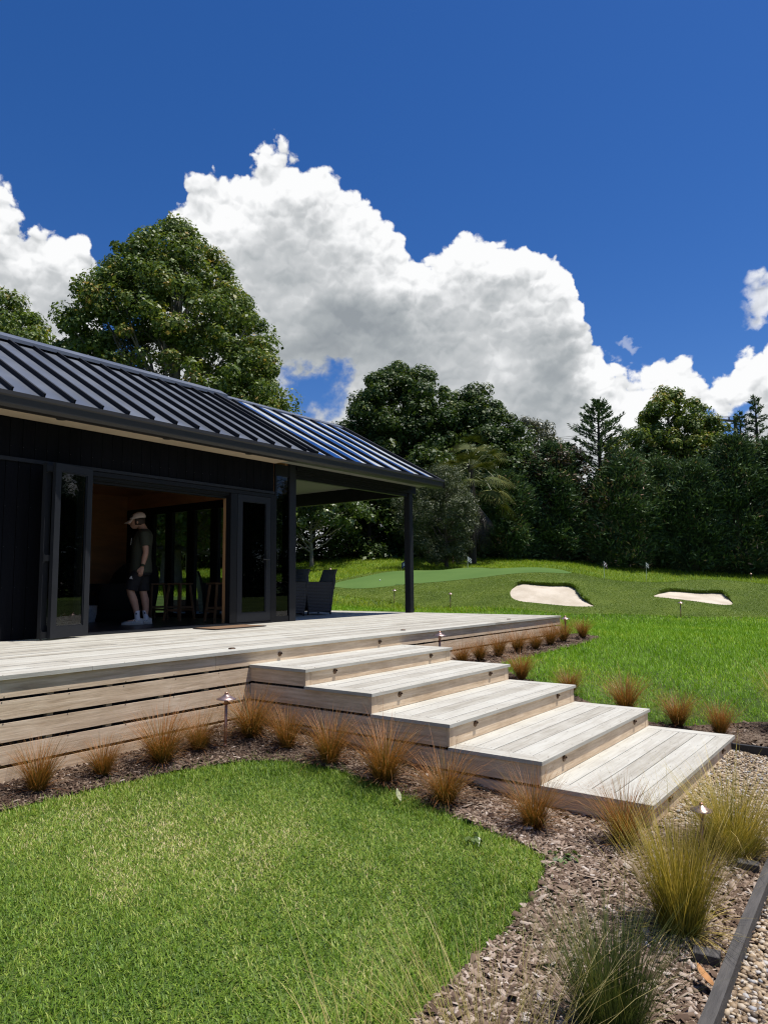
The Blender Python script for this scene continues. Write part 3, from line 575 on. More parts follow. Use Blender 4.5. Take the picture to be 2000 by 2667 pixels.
def pebbles(name, n, box, poly, size):
    x, y = scatter(box, n); k = inpoly(x, y, poly) & in_view(np.stack([x, y, H(x, y)], 1)); x, y = x[k], y[k]; n = len(x)
    bm = bmesh.new(); bmesh.ops.create_icosphere(bm, subdivisions=1, radius=1); bv = np.array([v.co[:] for v in bm.verts]); bf = np.array([[v.index for v in f.verts] for f in bm.faces]); bm.free()
    s = size * rng.lognormal(0, .28, n); sc = np.stack([s, s * rng.uniform(.6, .95, n), s * rng.uniform(.38, .65, n)], 1)
    a = rng.uniform(0, 6.283, n); t = rng.normal(0, .35, n); V = bv[None] * sc[:,None] * (1 + rng.normal(0, .09, (n, len(bv), 1)))
    ct, st = np.cos(t)[:,None], np.sin(t)[:,None]; X, Z = V[...,0] * ct + V[...,2] * st, -V[...,0] * st + V[...,2] * ct
    ca, sa = np.cos(a)[:,None], np.sin(a)[:,None]; X, Y = X * ca - V[...,1] * sa, X * sa + V[...,1] * ca
    P = np.stack([X + x[:,None], Y + y[:,None], Z + (H(x, y) + .008 + rng.uniform(0, .016, n))[:,None]], -1).reshape(-1, 3)
    F = (np.arange(n)[:,None,None] * len(bv) + bf[None]).reshape(-1, 3)
    return tag(mesh_np(name, P, [F], M_PEB, {'rnd': np.repeat(rng.random(n), len(bv))}, smooth=True), kind='stuff')
M_PEB = leafy('pebbles', [(0, (.07, .055, .042)), (.2, (.20, .14, .085)), (.5, (.36, .26, .155)), (.75, (.45, .36, .25)), (.92, (.50, .46, .41)), (1, (.24, .25, .27))], trans=0, rough=.6, spec=.35)
pebbles('gravel_pebbles', 26000, (1.5, 4.7, -.3, .66), GRAVEL, .0125)
pebbles('gravel_pebbles', 30000, (4.4, 6.85, -.5, 1.45), GRAVEL, .0125)

# ---------------------------------------------------------------- timber deck
W_TOP = [(0, (0.215, 0.191, 0.151)), (.3, (0.353, 0.331, 0.278)), (.65, (0.446, 0.429, 0.373)), (1, (0.529, 0.522, 0.464))]
W_SIDE = [(0, (0.243, 0.164, 0.103)), (.3, (0.486, 0.356, 0.231)), (.65, (0.672, 0.519, 0.358)), (1, (0.859, 0.710, 0.530))]
WTX = wood('weathered decking along x', 'x', W_TOP); WTY = wood('weathered decking along y', 'y', W_TOP)
WSX = wood('weathered fascia along x', 'x', W_SIDE); WSY = wood('weathered fascia along y', 'y', W_SIDE); WSZ = wood('weathered trim upright', 'z', W_SIDE)
M_BRONZE = mat('aged bronze', (0.187, 0.119, 0.077), .45, .9, var=.4, vscale=40)
M_COPPER = mat('weathered copper', (0.560, 0.301, 0.213), .42, .85, var=.45, vscale=25)
M_SCREW = mat('screw heads', (0.187, 0.155, 0.119), .5, .6)
M_DARKGAP = mat('black gap fill', (0.011, 0.012, 0.011), .9)  # flat black put behind gaps in place of shade; downlight discs share it
M_BEARER = mat('deck bearer timber', (0.373, 0.310, 0.204), .8, var=.3)
DZ = 1.0; Y0 = 4.936; XL, XR = 4.505, 6.862; XE = 11.57; XW = -3.0
deck = thing('timber_deck', 'wide weathered grey timber deck running along the front of the dark pavilion', 'deck', (4.0, Y0, 0.3))
b = MB(); y = Y0 + .125
while y < 13.0:
    # broken into lengths, butt joints staggered
    xs_ = [XW]; 
    while xs_[-1] < XE - 2.2: xs_.append(xs_[-1] + random.uniform(1.8, 4.2))
    xs_[-1] = XE - .13
    if y + .135 > 7.93:
        segs_ = [(8.2, XE - .13)] if y > 8.0 else [(XW, XE - .13)]
    else: segs_ = list(zip(xs_[:-1], xs_[1:]))
    for a, c in segs_: b.box(a + .0015, c - .0015, y + .004, y + .1335, DZ - .03 + random.uniform(-.001, .001), DZ + random.uniform(-.0012, .0012))
    y += .137
b.build('decking', WTX, deck)
b = MB(); xs_ = [XW, -.4, 2.93, 6.1, 9.2, XE]
for a, c in zip(xs_[:-1], xs_[1:]): b.box(a + .001, c - .001, Y0 - .022, Y0 + .122, DZ - .028, DZ + .001)
b.build('edge_board', WTX, deck)
b = MB(); b.box(XE - .128, XE + .02, Y0 + .124, 13.0, DZ - .028, DZ + .001); b.build('edge_board', WTY, deck)
ZS = [(.9715, .850), (.829, .707), (.682, .557), (.532, .409), (.386, .264), (.24, .12)]
def screws(bm_, X, y, z0, z1):
    for dz in (.028, -.028):
        z = (z0 if dz < 0 else z1) + dz; bm_.mi = 1
        bm_.lathe([(.0001, 0), (.0052, 0), (.004, .0018), (.0001, .0018)], (0, 0, 0), 8)
        n = 32; vs = bm_.v[-n:]; bm_.v[-n:] = [(X + p[0], y - p[2], z + p[1]) for p in vs]; bm_.mi = 0
for i, (zt, zb) in enumerate(ZS):
    for (a, c) in ((XW, 1.62), (1.62, XL + .01 if i else 4.1), (XR - .01, 9.1), (9.1, XE)) + (((4.1, XR - .01),) if i == 0 else ()):
        if zt < .45 and a > 6: continue
        o = MB(); o.box(a + .001, c - .001, Y0, Y0 + .022, zb, zt)
        if i == 0 and c == 1.62: pass
        x = math.ceil(a / .46) * .46
        while x < c - .02: screws(o, x + random.uniform(-.012, .012), Y0, zb, zt); x += .46
        o.build('slat', [WSX, M_SCREW], deck)
for zt, zb in ZS[:4]:
    o = MB(); o.box(XE - .022, XE, Y0 + .023, 13.0, zb, zt); o.build('slat', WSY, deck)
o = MB(); o.box(XW, XE - .03, Y0 + .075, Y0 + .08, .1, .965); o.box(XE - .1, XE - .095, Y0 + .08, 13, .2, .965); o.build('backing', M_DARKGAP, deck)  # black sheet added so the gaps between slats read as deep shade
x = XW + .1
while x < XE - .05: o = MB(); o.box(x, x + .045, Y0 + .024, Y0 + .07, .15, .968); o.build('support_post', M_BEARER, deck); x += .46
def eyelet(parent, X, Y, z):
    """small round hooded bronze riser light"""
    b = MB(); n = 14; rings = []
    for r, d in ((.0225, 0), (.0225, .006), (.019, .009)): rings.append([(X + r * math.cos(2*math.pi*k/n), Y - d, z + r * math.sin(2*math.pi*k/n)) for k in range(n)])
    b.loft(rings)
    hood = [[(X + r * math.cos(t), Y - d, z + r * math.sin(t)) for t in np.linspace(0.1, math.pi - .1, 9)] for r, d in ((.0225, .009), (.021, .020), (.015, .022), (.015, .009))]
    b.loft(hood, cap=False); b.build('riser_light', M_BRONZE, parent, smooth=False)
for X in (4.876, 6.457): eyelet(deck, X, Y0, .922)
for X, Y in ((4.414, 5.088), (7.243, 5.163), (10.1, 5.16), (1.6, 5.09)):
    b = MB(); b.lathe([(.001, 0), (.034, 0), (.034, .004), (.024, .009), (.001, .010)], (X, Y, DZ + .002), 16); b.build('deck_light', M_BRONZE, deck, smooth=False)

# ---------------------------------------------------------------- timber steps
steps = thing('timber_steps', 'five broad weathered timber steps leading from the gravel up to the deck', 'steps', (5.7, 3.1, .1))
TZ = [.861, .719, .559, .396, .240]; TY = [4.248, 3.530, 2.811, 2.095, 1.379]
for i in range(5):
    z, yf = TZ[i], TY[i]; yb = (TY[i - 1] if i else Y0) - .001
    xl, xr = XL - .018, XR + .018; t = .026; B = .125; y0 = yf - .02
    o = MB(); k = 0; zz = lambda: z + random.uniform(-.0008, .0008)
    # mitred border: left, right, front
    def slab(poly, mi=0):
        o.mi = mi; zt = zz(); o.prism(poly, zt - t, zt)
    slab([(xl, y0), (xr, y0), (xr - B, y0 + B), (xl + B, y0 + B)], 0)
    slab([(xl, y0 + .0018), (xl + B - .0015, y0 + B + .0005), (xl + B - .0015, yb), (xl, yb)], 1)
    slab([(xr, y0 + .0018), (xr, yb), (xr - B + .0015, yb), (xr - B + .0015, y0 + B + .0005)], 1)
    n = 4; w = (yb - y0 - B) / n
    for j in range(n): slab([(xl + B + .001, y0 + B + j*w + .0045), (xr - B - .002, y0 + B + j*w + .0045), (xr - B - .002, y0 + B + (j+1)*w - .0015), (xl + B + .002, y0 + B + (j+1)*w - .0015)], 0)
    # pairs of screws over the joists
    o.mi = 2; ycs = [y0 + B * .5] + [y0 + B + (j + .5) * w for j in range(n)]
    for X in np.linspace(XL + .16, XR - .16, 6):
        for yc in ycs:
            for dy in (-.034, .034):
                X2, Y2, s = X + random.uniform(-.008, .008), yc + dy, .0042; o.add([(X2 + s * math.cos(a), Y2 + s * math.sin(a), z + .0018) for a in np.linspace(0, 2 * math.pi, 6, endpoint=False)], [(0, 1, 2, 3, 4, 5)])
    o.mi = 0; o.build('tread', [WTX, WTY, M_SCREW], steps)
    zb = (TZ[i + 1] if i < 4 else .075) + .001; zt = z - t - .001
    o = MB(); o.box(XL + .085, XR - .085, yf, yf + .022, zb, zt)
    for X in (XL + .12, XL + .75, XR - .75, XR - .12): screws(o, X, yf, zb, zt)
    o.build('riser', [WSX, M_SCREW], steps)
    for X in (XL + .001, XR - .083): o = MB(); o.box(X, X + .082, yf - .002, yf + .024, zb, zt); o.build('corner_trim', WSZ, steps)
    for X in (4.888, 6.463): eyelet(steps, X, yf, z - .058)
    # side slats run back to the deck under their own tread
    zlo = (TZ[i + 1] - t - .001 + .022 if i < 4 else .09)
    for X in (XL, XR - .022):
        o = MB(); o.box(X, X + .022, yf + .025, Y0 - .001, zlo, zt); o.build('side_slat', WSY, steps)
o = MB()
for i in range(5): o.box(XL + .05, XR - .05, TY[i] + .06, (TY[i-1] + .06 if i else Y0) - .001, -.05, TZ[i] - .035)
o.build('black_fill', M_DARKGAP, steps)  # solid black blocks fill the steps so the board gaps stay dark

# ---------------------------------------------------------------- pavilion
YW = 7.95; XC = 8.2; YB = 12.5; YR = 10.0; SL = .555
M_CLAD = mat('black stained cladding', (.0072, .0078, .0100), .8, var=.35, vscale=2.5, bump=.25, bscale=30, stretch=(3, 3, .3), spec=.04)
M_ALU = mat('dark grey aluminium', (.016, .0175, .021), .5, .0, spec=.22, var=.12, vscale=3)
M_ALUB = mat('black aluminium', (.008, .0085, .010), .5, spec=.2, var=.1, vscale=3)
M_ROOF = mat('charcoal roof metal', (.122, .138, .168), .42, .35, var=.12, vscale=1.2, spec=.5)
M_SEAM = mat('shade dark roof seams', (.010, .011, .014), .6, .0, spec=.2)  # darker than the pans: shade of the seam sides is in the colour
M_GUT = mat('charcoal gutter', (.016, .0145, .0135), .5, .0, var=.12, vscale=2)
M_SOFF = mat('pale plywood soffit', (.50, .40, .285), .7, var=.12, vscale=1.5)
M_PLY = mat('brown plywood lining', (.46, .22, .092), .6, var=.3, vscale=1.6, stretch=(1, 1, 4))
M_JAMB = mat('pine reveal', (.42, .23, .10), .5, var=.25, vscale=8, stretch=(4, 4, .5))
M_FLOOR = mat('dark floor', (.030, .032, .034), .35, var=.3, vscale=3)
M_CEIL = mat('off white ceiling board', (.20, .20, .165), .8)
M_PANE = glassy('window glass', (.62, .66, .65), 1.52)
M_PANED = glassy('tinted glass', (.40, .43, .43), 1.52)
pav = thing('pavilion', 'black clad pavilion with standing seam roof, glass bifold doors and covered porch', 'building', (4.0, 9.5, 1.0))
XA = -4.0
def P_(name, bm_, m, smooth=False, parent=pav, bevel=0.0, label=None):
    o = bm_.build(name, m, parent, smooth, bevel)
    if label: o['label'] = label
    return o
def boards(x0, x1, z0, z1, y):
    b = MB(); n = max(1, round((x1 - x0) / .139)); w = (x1 - x0) / n
    for i in range(n):
        b.box(x0 + i*w + .003, x0 + (i+1)*w - .003, y, y + .019, z0, z1)
        b.mi = 1
        for z in np.arange(z0 + .12, z1, .45): b.box(x0 + i*w + .012, x0 + i*w + .016, y - .001, y, z, z + .004)
        b.mi = 0
    b.mi = 2; b.box(x0, x1, y + .0195, y + .035, z0, z1); b.mi = 0
    return b
M_NAIL = mat('nail heads', (.12, .11, .10), .5, .5)
P_('cladding', boards(XA, 4.46, 1.005, 3.0, YW), [M_CLAD, M_NAIL, M_DARKGAP])
P_('cladding', boards(XA, 7.7, 3.03, 3.478, YW - .004), [M_CLAD, M_NAIL, M_DARKGAP])
b = MB(); b.box(XA, 4.45, YW - .03, YW + .05, 2.985, 3.027); b.box(4.45, 7.7, YW - .03, YW + .05, 2.99, 3.027); P_('head_flashing', b, M_ALU)
b = MB(); b.box(XA, 4.46, YW + .04, YW + .16, 1.0, 3.0); b.box(XA, XC - .01, YW + .04, YW + .16, 3.03, 3.9); P_('wall_core', b, M_PLY)
# opening: head track, sill, jambs
b = MB(); b.box(4.462, 7.68, YW - .012, YW + .03, 2.93, 2.983); b.box(4.462, 7.68, YW + .03, YW + .045, 2.90, 2.975); b.box(4.462, 7.68, YW + .05, YW + .075, 2.885, 2.975); b.box(4.462, 7.68, YW + .09, YW + .16, 2.855, 2.975); b.box(4.462,7.68,YW+.04,YW+.16,2.976,3.028)
P_('door_head', b, M_ALUB)
b = MB(); b.box(4.462, 7.68, YW - .035, YW + .01, 1.0015, 1.018); b.box(4.462, 7.68, YW + .012, YW + .05, 1.0015, 1.03); b.box(4.462, 7.68, YW + .055, YW + .16, 1.0015, 1.026); P_('door_sill', b, M_ALU)
b = MB(); b.box(6.838, 6.868, YW + .105, YW + .16, 1.031, 2.853); P_('door_reveal', b, M_JAMB)
for q_ in ((6.842, 6.965, YW - .005, YW + .104, 1.031, 2.925), (7.648, 7.745, YW - .005, YW + .12, 1.0, 2.985), (4.462, 4.52, YW - .012, YW + .1, 1.031, 2.925)): b = MB(); b.box(*q_); P_('door_jamb', b, M_ALUB)
def leaf(p0, p1, z0, z1, st=.085, th=.045, label=None, name='bifold_door', glass=M_PANE, bot=.12):
    p0, p1 = Vector((*p0, 0)), Vector((*p1, 0)); w = (p1 - p0).length; ax = (p1 - p0).normalized(); nr = Vector((ax.y, -ax.x, 0)); Z = Vector((0, 0, 1))
    b = MB()
    def bar(u0, u1, za, zb, t=th): b.obox(p0 + ax * ((u0 + u1) / 2) + Z * ((za + zb) / 2), ax * ((u1 - u0) / 2), nr * (t / 2), Z * ((zb - za) / 2))
    bar(0, st, z0, z1); bar(w - st, w, z0, z1); bar(st, w - st, z1 - st, z1); bar(st, w - st, z0, z0 + bot)
    e = .012
    bar(st, st + e, z0 + bot, z1 - st, th * .55); bar(w - st - e, w - st, z0 + bot, z1 - st, th * .55); bar(st + e, w - st - e, z0 + bot, z0 + bot + e, th * .55); bar(st + e, w - st - e, z1 - st - e, z1 - st, th * .55)
    o = P_(name, b, M_ALU, label=label)
    g = MB(); g.obox(p0 + ax * (w / 2) + Z * ((z0 + bot + z1 - st) / 2), ax * (w / 2 - st - .004), nr * .004, Z * ((z1 - st - z0 - bot) / 2 - .004)); g.build('pane', glass, o)
    return o, p0, ax, nr
lf, *_ = leaf((4.00, 7.60), (4.545, 7.775), 1.02, 2.965, st=.082, label='folded open glass door leaf on the left of the opening')
l2, *_ = leaf((3.925, 7.672), (4.48, 7.852), 1.02, 2.965, st=.08, glass=M_PANED, label='second folded leaf tucked behind the open one')
for z in (1.06, 1.9, 2.9):
    b = MB(); b.tube([(3.925, 7.62, z - .05), (3.925, 7.62, z + .05)], .012, 8); b.box(3.93, 3.99, 7.615, 7.625, z - .035, z + .035); b.build('hinge', M_ALUB, l2)
rd, *_ = leaf((6.975, YW + .02), (7.645, YW + .02), 1.034, 2.925, st=.095, bot=.13, label='closed glazed door leaf with lever handle right of the opening', glass=M_PANED)
b = MB(); b.box(7.548, 7.578, YW - .012, YW - .003, 1.84, 2.10); b.tube([(7.563, YW - .01, 1.965), (7.563, YW - .06, 1.965), (7.44, YW - .06, 1.965)], .010, 8); b.build('handle', mat('black handle', (.012, .012, .013), .35), rd)
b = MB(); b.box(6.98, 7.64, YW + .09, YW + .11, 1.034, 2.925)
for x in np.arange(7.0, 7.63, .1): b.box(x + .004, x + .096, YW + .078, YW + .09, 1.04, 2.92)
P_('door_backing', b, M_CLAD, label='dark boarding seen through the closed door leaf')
# glazed corner and corner column
b = MB(); b.box(7.745, 8.056, YW + .004, YW + .05, 1.0, 1.09); b.box(7.745, 8.056, YW + .004, YW + .05, 3.30, 3.478); b.box(7.745, 7.775, YW + .004, YW + .05, 1.09, 3.30)
cf = P_('corner_window', b, M_ALUB); g = MB(); g.box(7.775, 8.056, YW + .018, YW + .026, 1.09, 3.30); g.build('pane', M_PANED, cf)
b = MB(); b.box(8.056, XC, YW - .008, YW + .14, 1.0, 3.56); P_('corner_column', b, M_ALU, bevel=.003)
# end wall towards the porch: glazed bifolds
EX = 8.1
b = MB()
for y0_, y1_ in ((11.62, 12.5), (11.05, 11.25), (10.39, 10.605), (9.744, 9.944), (9.09, 9.29), (8.45, 8.64), (8.1, 8.16)): b.box(EX, EX + .07, y0_, y1_, 1.07, 2.93)
b.box(EX, EX + .07, 8.1, 12.5, 1.0, 1.0695); b.box(EX - .01, EX + .08, 8.1, 12.5, 2.9305, 3.07); ew = P_('end_window', b, M_ALUB)
for y0_, y1_ in ((11.25, 11.62), (10.605, 11.05), (9.944, 10.39), (9.29, 9.744), (8.64, 9.09), (8.16, 8.45)): g = MB(); g.box(EX + .03, EX + .036, y0_, y1_, 1.07, 2.93); g.build('pane', M_PANE, ew)
b = MB(); b.box(EX, EX + .07, 8.11, YB, 3.071, 3.58); b.add([(EX, 8.11, 3.58), (EX + .07, 8.11, 3.58), (EX, YB, 3.58), (EX + .07, YB, 3.58), (EX, YR, 4.9), (EX + .07, YR, 4.9)], [(0, 2, 4), (1, 5, 3), (0, 4, 5, 1), (2, 3, 5, 4)]); P_('gable_wall', b, M_PLY)
b = MB(); b.box(XA, EX, YB, YB + .1, 1.0, 3.9); b.box(XA, XA + .1, YW + .17, YB - .001, 1.0, 3.9); P_('inner_wall', b, M_PLY)
b = MB(); b.box(XA + .1, EX - .001, YW + .162, YB - .001, .96, 1.0); P_('floor', b, M_FLOOR)
b = MB(); b.box(XA + .1, EX - .001, YW + .162, YB - .001, 3.35, 3.38); P_('ceiling', b, M_PLY)
# roof
def rz(y): return 3.62 + (y - 7.42) * SL if y <= YR else 3.62 + (2 * YR - y - 7.42) * SL
XM = 8.08
b = MB(); YE = 2 * YR - 7.42
for (ya, yb_) in ((7.42, YR), (YR, YE)):
    b.add([(XA, ya, rz(ya)), (XM, ya, rz(ya)), (XM, yb_, rz(yb_)), (XA, yb_, rz(yb_)), (XA, ya, rz(ya) - .03), (XM, ya, rz(ya) - .03), (XM, yb_, rz(yb_) - .03), (XA, yb_, rz(yb_) - .03)], [(0,1,2,3),(7,6,5,4),(0,4,5,1),(1,5,6,2),(2,6,7,3),(3,7,4,0)])
roof = P_('roof', b, M_ROOF)
xs_ = np.arange(3.42 - .3435 * 21, 7.95, .3435); nrm = Vector((0, -SL, 1)).normalized()
for x in xs_:
    if x < XA: continue
    b = MB(); p, q = Vector((x, 7.43, rz(7.43))), Vector((x, 9.93, rz(9.93)))
    b.obox((p + q) / 2 + nrm * .024, (.009, 0, 0), (q - p) / 2, nrm * .024)
    b.obox((p + q) / 2 + nrm * .049, (.013, 0, 0), (q - p) / 2, nrm * .003)
    p, q = Vector((x, 2*YR - 7.43, rz(7.43))), Vector((x, 2*YR - 9.93, rz(9.93))); n2 = Vector((0, SL, 1)).normalized(); b.obox((p + q) / 2 + n2 * .021, (.011, 0, 0), (q - p) / 2, n2 * .021)
    b.build('standing_seam', M_SEAM, roof)
b = MB(); p, q = Vector((XM - .02, 7.38, rz(7.38))), Vector((XM - .02, 9.95, rz(9.95))); b.obox((p + q) / 2 + nrm * .03, (.035, 0, 0), (q - p) / 2, nrm * .032); P_('barge_flashing', b, M_SEAM)
b = MB(); zr = rz(YR) + .09
b.extrude([(9.80, zr - .20*SL), (9.80, zr - .20*SL - .05), (9.812, zr - .20*SL - .05), (9.812, zr - .20*SL - .012), (YR, zr - .012), (10.188, zr - .20*SL - .012), (10.188, zr - .2*SL - .05), (10.20, zr - .20*SL - .05), (10.20, zr - .20*SL), (YR, zr)], 'x', XA, XM + .25); P_('ridge_cap', b, M_ROOF)
# glazed porch roof: slightly bowed glossy panels between slim bars
M_GLZ = mat('blue tinted roof glazing', (.58, .65, .76), .07, 1.0)
bars = [8.12, 8.53, 9.05, 9.58, 10.12, 10.66, 11.20, 11.70]
for k, (xa, xb) in enumerate(zip(bars[:-1], bars[1:])):
    rings = []; n = 9
    ys_ = np.linspace(7.42, 9.97, 12)
    V = []; F = []
    for j, y in enumerate(ys_):
        for i in range(n):
            t = i / (n - 1); h = .014 * (4 * t * (1 - t)) + .004 * math.sin(y * 3.1 + k * 1.7) * (4*t*(1-t)); V.append(Vector((xa + .006 + (xb - xa - .012) * t, y, rz(y))) + nrm * (h - .01))
    for j in range(len(ys_) - 1):
        for i in range(n - 1): F.append((j*n+i, j*n+i+1, (j+1)*n+i+1, (j+1)*n+i))
    b = MB(); b.add(V, F); P_('roof_glazing', b, M_GLZ, smooth=True)
b = MB()
for x in bars: p, q = Vector((x, 7.41, rz(7.41))), Vector((x, 9.98, rz(9.98))); b.obox((p + q) / 2 + nrm * .004, (.009, 0, 0), (q - p) / 2, nrm * .014)
P_('glazing_bars', b, M_SEAM)
b = MB(); b.add([(XM, YR, rz(YR)), (11.7, YR, rz(YR)), (11.7, YE, rz(YE)), (XM, YE, rz(YE))], [(0,1,2,3)]); b.add([(XM, YR, rz(YR) - .03), (11.7, YR, rz(YR) - .03), (11.7, YE, rz(YE) - .03), (XM, YE, rz(YE) - .03)], [(3,2,1,0)])
b.extrude([(9.9, rz(9.9) + .02), (YR, rz(YR) + .03), (10.1, rz(10.1) + .02), (10.1, rz(10.1)), (9.9, rz(9.9))], 'x', XM + .26, 11.72); P_('porch_roof', b, M_ROOF)
b = MB()
for s in (1, -1):
    p, q = Vector((11.72, YR - s * 2.62, rz(7.38))), Vector((11.72, YR, rz(YR) + .02)); nn = Vector((0, -SL * s, 1)).normalized(); b.obox((p + q) / 2 - nn * .05, (.018, 0, 0), (q - p) / 2, nn * .07)
P_('verge_board', b, M_GUT)
b = MB(); b.add([(11.55, 8.0, 3.56), (11.6, 8.0, 3.56), (11.55, 12.0, 3.56), (11.6, 12.0, 3.56), (11.55, YR, rz(YR) - .1), (11.6, YR, rz(YR) - .1)], [(0, 2, 4), (1, 5, 3), (0, 4, 5, 1), (2, 3, 5, 4), (0, 1, 3, 2)]); P_('porch_gable', b, M_CLAD)
# gutter, soffit, downlights
gp = [(7.52, 3.612), (7.505, 3.612), (7.505, 3.47), (7.40, 3.47), (7.378, 3.49), (7.372, 3.56), (7.36, 3.575), (7.36, 3.612), (7.345, 3.612), (7.345, 3.57), (7.358, 3.555), (7.366, 3.478), (7.395, 3.448), (7.52, 3.448)]
b = MB(); b.extrude(gp, 'x', XA, 11.78); b.box(11.78, 11.784, 7.346, 7.52, 3.45, 3.612); P_('gutter', b, M_GUT)
b = MB(); b.extrude([(2*YR - y, z) for y, z in gp][::-1], 'x', XA, 11.78); P_('gutter', b, M_GUT)
b = MB(); b.box(XA, 7.72, 7.522, YW - .006, 3.48, 3.492); P_('soffit', b, M_SOFF)
b = MB(); b.box(7.72, 11.7, 7.522, YW - .05, 3.50, 3.515); b.box(8.21, 11.42, 8.081, 12.0, 3.585, 3.6); P_('porch_ceiling', b, M_CEIL)
for x in (-1.6, -.18, 1.24, 2.66, 4.075, 5.497, 6.908):
    b = MB(); b.lathe([(.001, 0), (.055, 0), (.055, .003), (.001, .003)], (x, 7.64, 3.4765), 20); P_('downlight', b, M_DARKGAP)
# porch beams and posts
b = MB(); b.box(XC, 11.64, YW - .004, YW + .12, 3.36, 3.60); b.box(XC, 11.4, YW + .02, YW + .10, 3.29, 3.36); b.box(XC + .001, 11.4, YW - .03, YW - .005, 3.43, 3.6); P_('porch_beam', b, M_ALUB)
b = MB(); b.box(11.43, 11.54, YW + .122, 12.02, 3.31, 3.58); P_('porch_beam', b, M_ALUB)
b = MB(); b.box(11.405, 11.535, YW - .002, YW + .128, 1.002, 3.355)
b.box(11.415, 11.525, YW - .004, YW - .002, 1.002, 3.355); P_('porch_post', b, M_ALU, bevel=.004)
b = MB(); b.box(11.405, 11.535, 11.9, 12.02, 1.002, 3.309); P_('porch_post', b, M_ALU, bevel=.004)

# ---------------------------------------------------------------- tussock grasses
T_RUST = leafy('rust tussock blades', [(0, (.040, .042, .010)), (.3, (.14, .105, .018)), (.6, (.34, .150, .036)), (.88, (.46, .195, .065)), (1, (.54, .40, .22))], trans=.3, rough=.5, spec=.3, tint=(1, .85, .5))
T_GOLD = leafy('gold tussock blades', [(0, (0.068, 0.082, 0.013)), (.4, (0.173, 0.169, 0.024)), (.7, (0.359, 0.295, 0.050)), (.92, (0.607, 0.464, 0.121)), (1, (0.828, 0.652, 0.286))], trans=.3, rough=.5, spec=.3, tint=(1, .95, .5))
T_DARK = leafy('green tussock blades', [(0, (.022, .040, .012)), (.5, (.065, .095, .024)), (.85, (.15, .155, .04)), (1, (.42, .36, .15))], trans=.25, rough=.5, spec=.3)
T_STRAW = leafy('straw stalks', [(0, (.20, .16, .04)), (.5, (.42, .34, .11)), (1, (.62, .54, .27))], trans=.25, rough=.6)
def tussock_mesh(name, n, h, spread, m, width=.0032, stray=.12, bias=0.0, rad=.055):
    a = rng.uniform(0, 6.283, n); r = rad * np.sqrt(rng.random(n)); base = np.stack([r * np.cos(a), r * np.sin(a), np.full(n, -.01)], 1)
    hd = a + rng.normal(0, .6, n); ln = h * rng.uniform(.55, 1.15, n); lean = np.abs(rng.normal(.13, .15, n)) + .42 * r / rad * spread
    st = rng.random(n) < stray; ln[st] *= rng.uniform(1.1, 1.5, st.sum()); lean[st] += .25
    V, F, k = ribbons(base, hd, ln, width * rng.uniform(.6, 1.3, n), lean, np.abs(rng.normal(.60, .45, n)) * spread + .08, 5, .12)
    # dry thatch lying around the foot
    q = n // 9; a2 = rng.uniform(0, 6.283, q); b2 = np.stack([.8 * rad * np.cos(a2), .8 * rad * np.sin(a2), np.full(q, .01)], 1)
    V2, F2, k2 = ribbons(b2, a2 + rng.normal(0, .4, q), h * rng.uniform(.3, .6, q), np.full(q, width), rng.uniform(.9, 1.4, q), rng.uniform(.2, .9, q), 5)
    rn = np.clip((np.repeat(rng.beta(2, 2, n) + bias, k) * .75 + np.tile(np.array([0, 0, .2, .2, .4, .4, .6, .6, .8, .8, 1.])[:k], n) * .5 - .14), 0, 1)
    o = mesh_np(name, np.vstack([V, V2]), [np.concatenate([f, g + len(V)]) for f, g in zip(F, F2)], m, {'rnd': np.concatenate([rn, np.repeat(rng.uniform(.75, 1, q), k2)])})
    return o
RUST = [tussock_mesh('tussock_grass', 600 + 50 * i, .365 + .012 * i, .70 + .09 * i, T_RUST, .0030, rad=.038, bias=-.04 + .02 * (i % 3)) for i in range(5)]
used = set()
def place(src, x, y, s, rz_, label, group, dz=0.0, sz=None):
    k = src.name
    o = src if k not in used else src.copy()
    if k in used: COL.objects.link(o)
    used.add(k); o.location = (x, y, h1(x, y) + .012 + dz); o.rotation_euler = (random.uniform(-.06, .06), random.uniform(-.06, .06), rz_); o.scale = (s, s, sz or s)
    return tag(o, label, 'tussock', group)
GA = 'rust tussocks along the deck and steps'
left = [((2.42, 4.66), 1.0, 'rust orange tussock leftmost in the mulch below the deck slats'), ((2.87, 4.64), .92, 'rust orange tussock second from the left against the deck slats'),
        ((3.30, 4.56), 1.08, 'tall rust tussock against the deck slats, third from the left'), ((3.66, 4.60), .98, 'rust tussock just left of the copper path light by the deck'),
        ((4.13, 4.50), 1.08, 'rust tussock in the corner where the steps meet the deck'), ((4.14, 4.10), 1.05, 'rust tussock beside the topmost step, at the tip of the lawn'),
        ((4.10, 3.62), 1.05, 'rust tussock beside the second step from the top'), ((4.08, 3.09), 1.10, 'wide rust tussock in front of the third step side'),
        ((4.05, 2.56), 1.06, 'rust tussock beside the third step from the bottom, by the lawn edge'), ((4.10, 1.96), .92, 'narrow upright dark rust tussock beside the second lowest step'),
        ((4.17, 1.44), .98, 'red brown tussock at the front corner of the lowest step')]
for i, ((x, y), s, lb) in enumerate(left): s *= (1.0, .88, 1.08, .92, 1.1, .95, 1.06, 1.12, .93, .98, 1.05)[i]; place(RUST[i % 5], x, y, s, i * 1.3, lb, GA, sz=s * (1.12 if i in (9,) else 1.0))
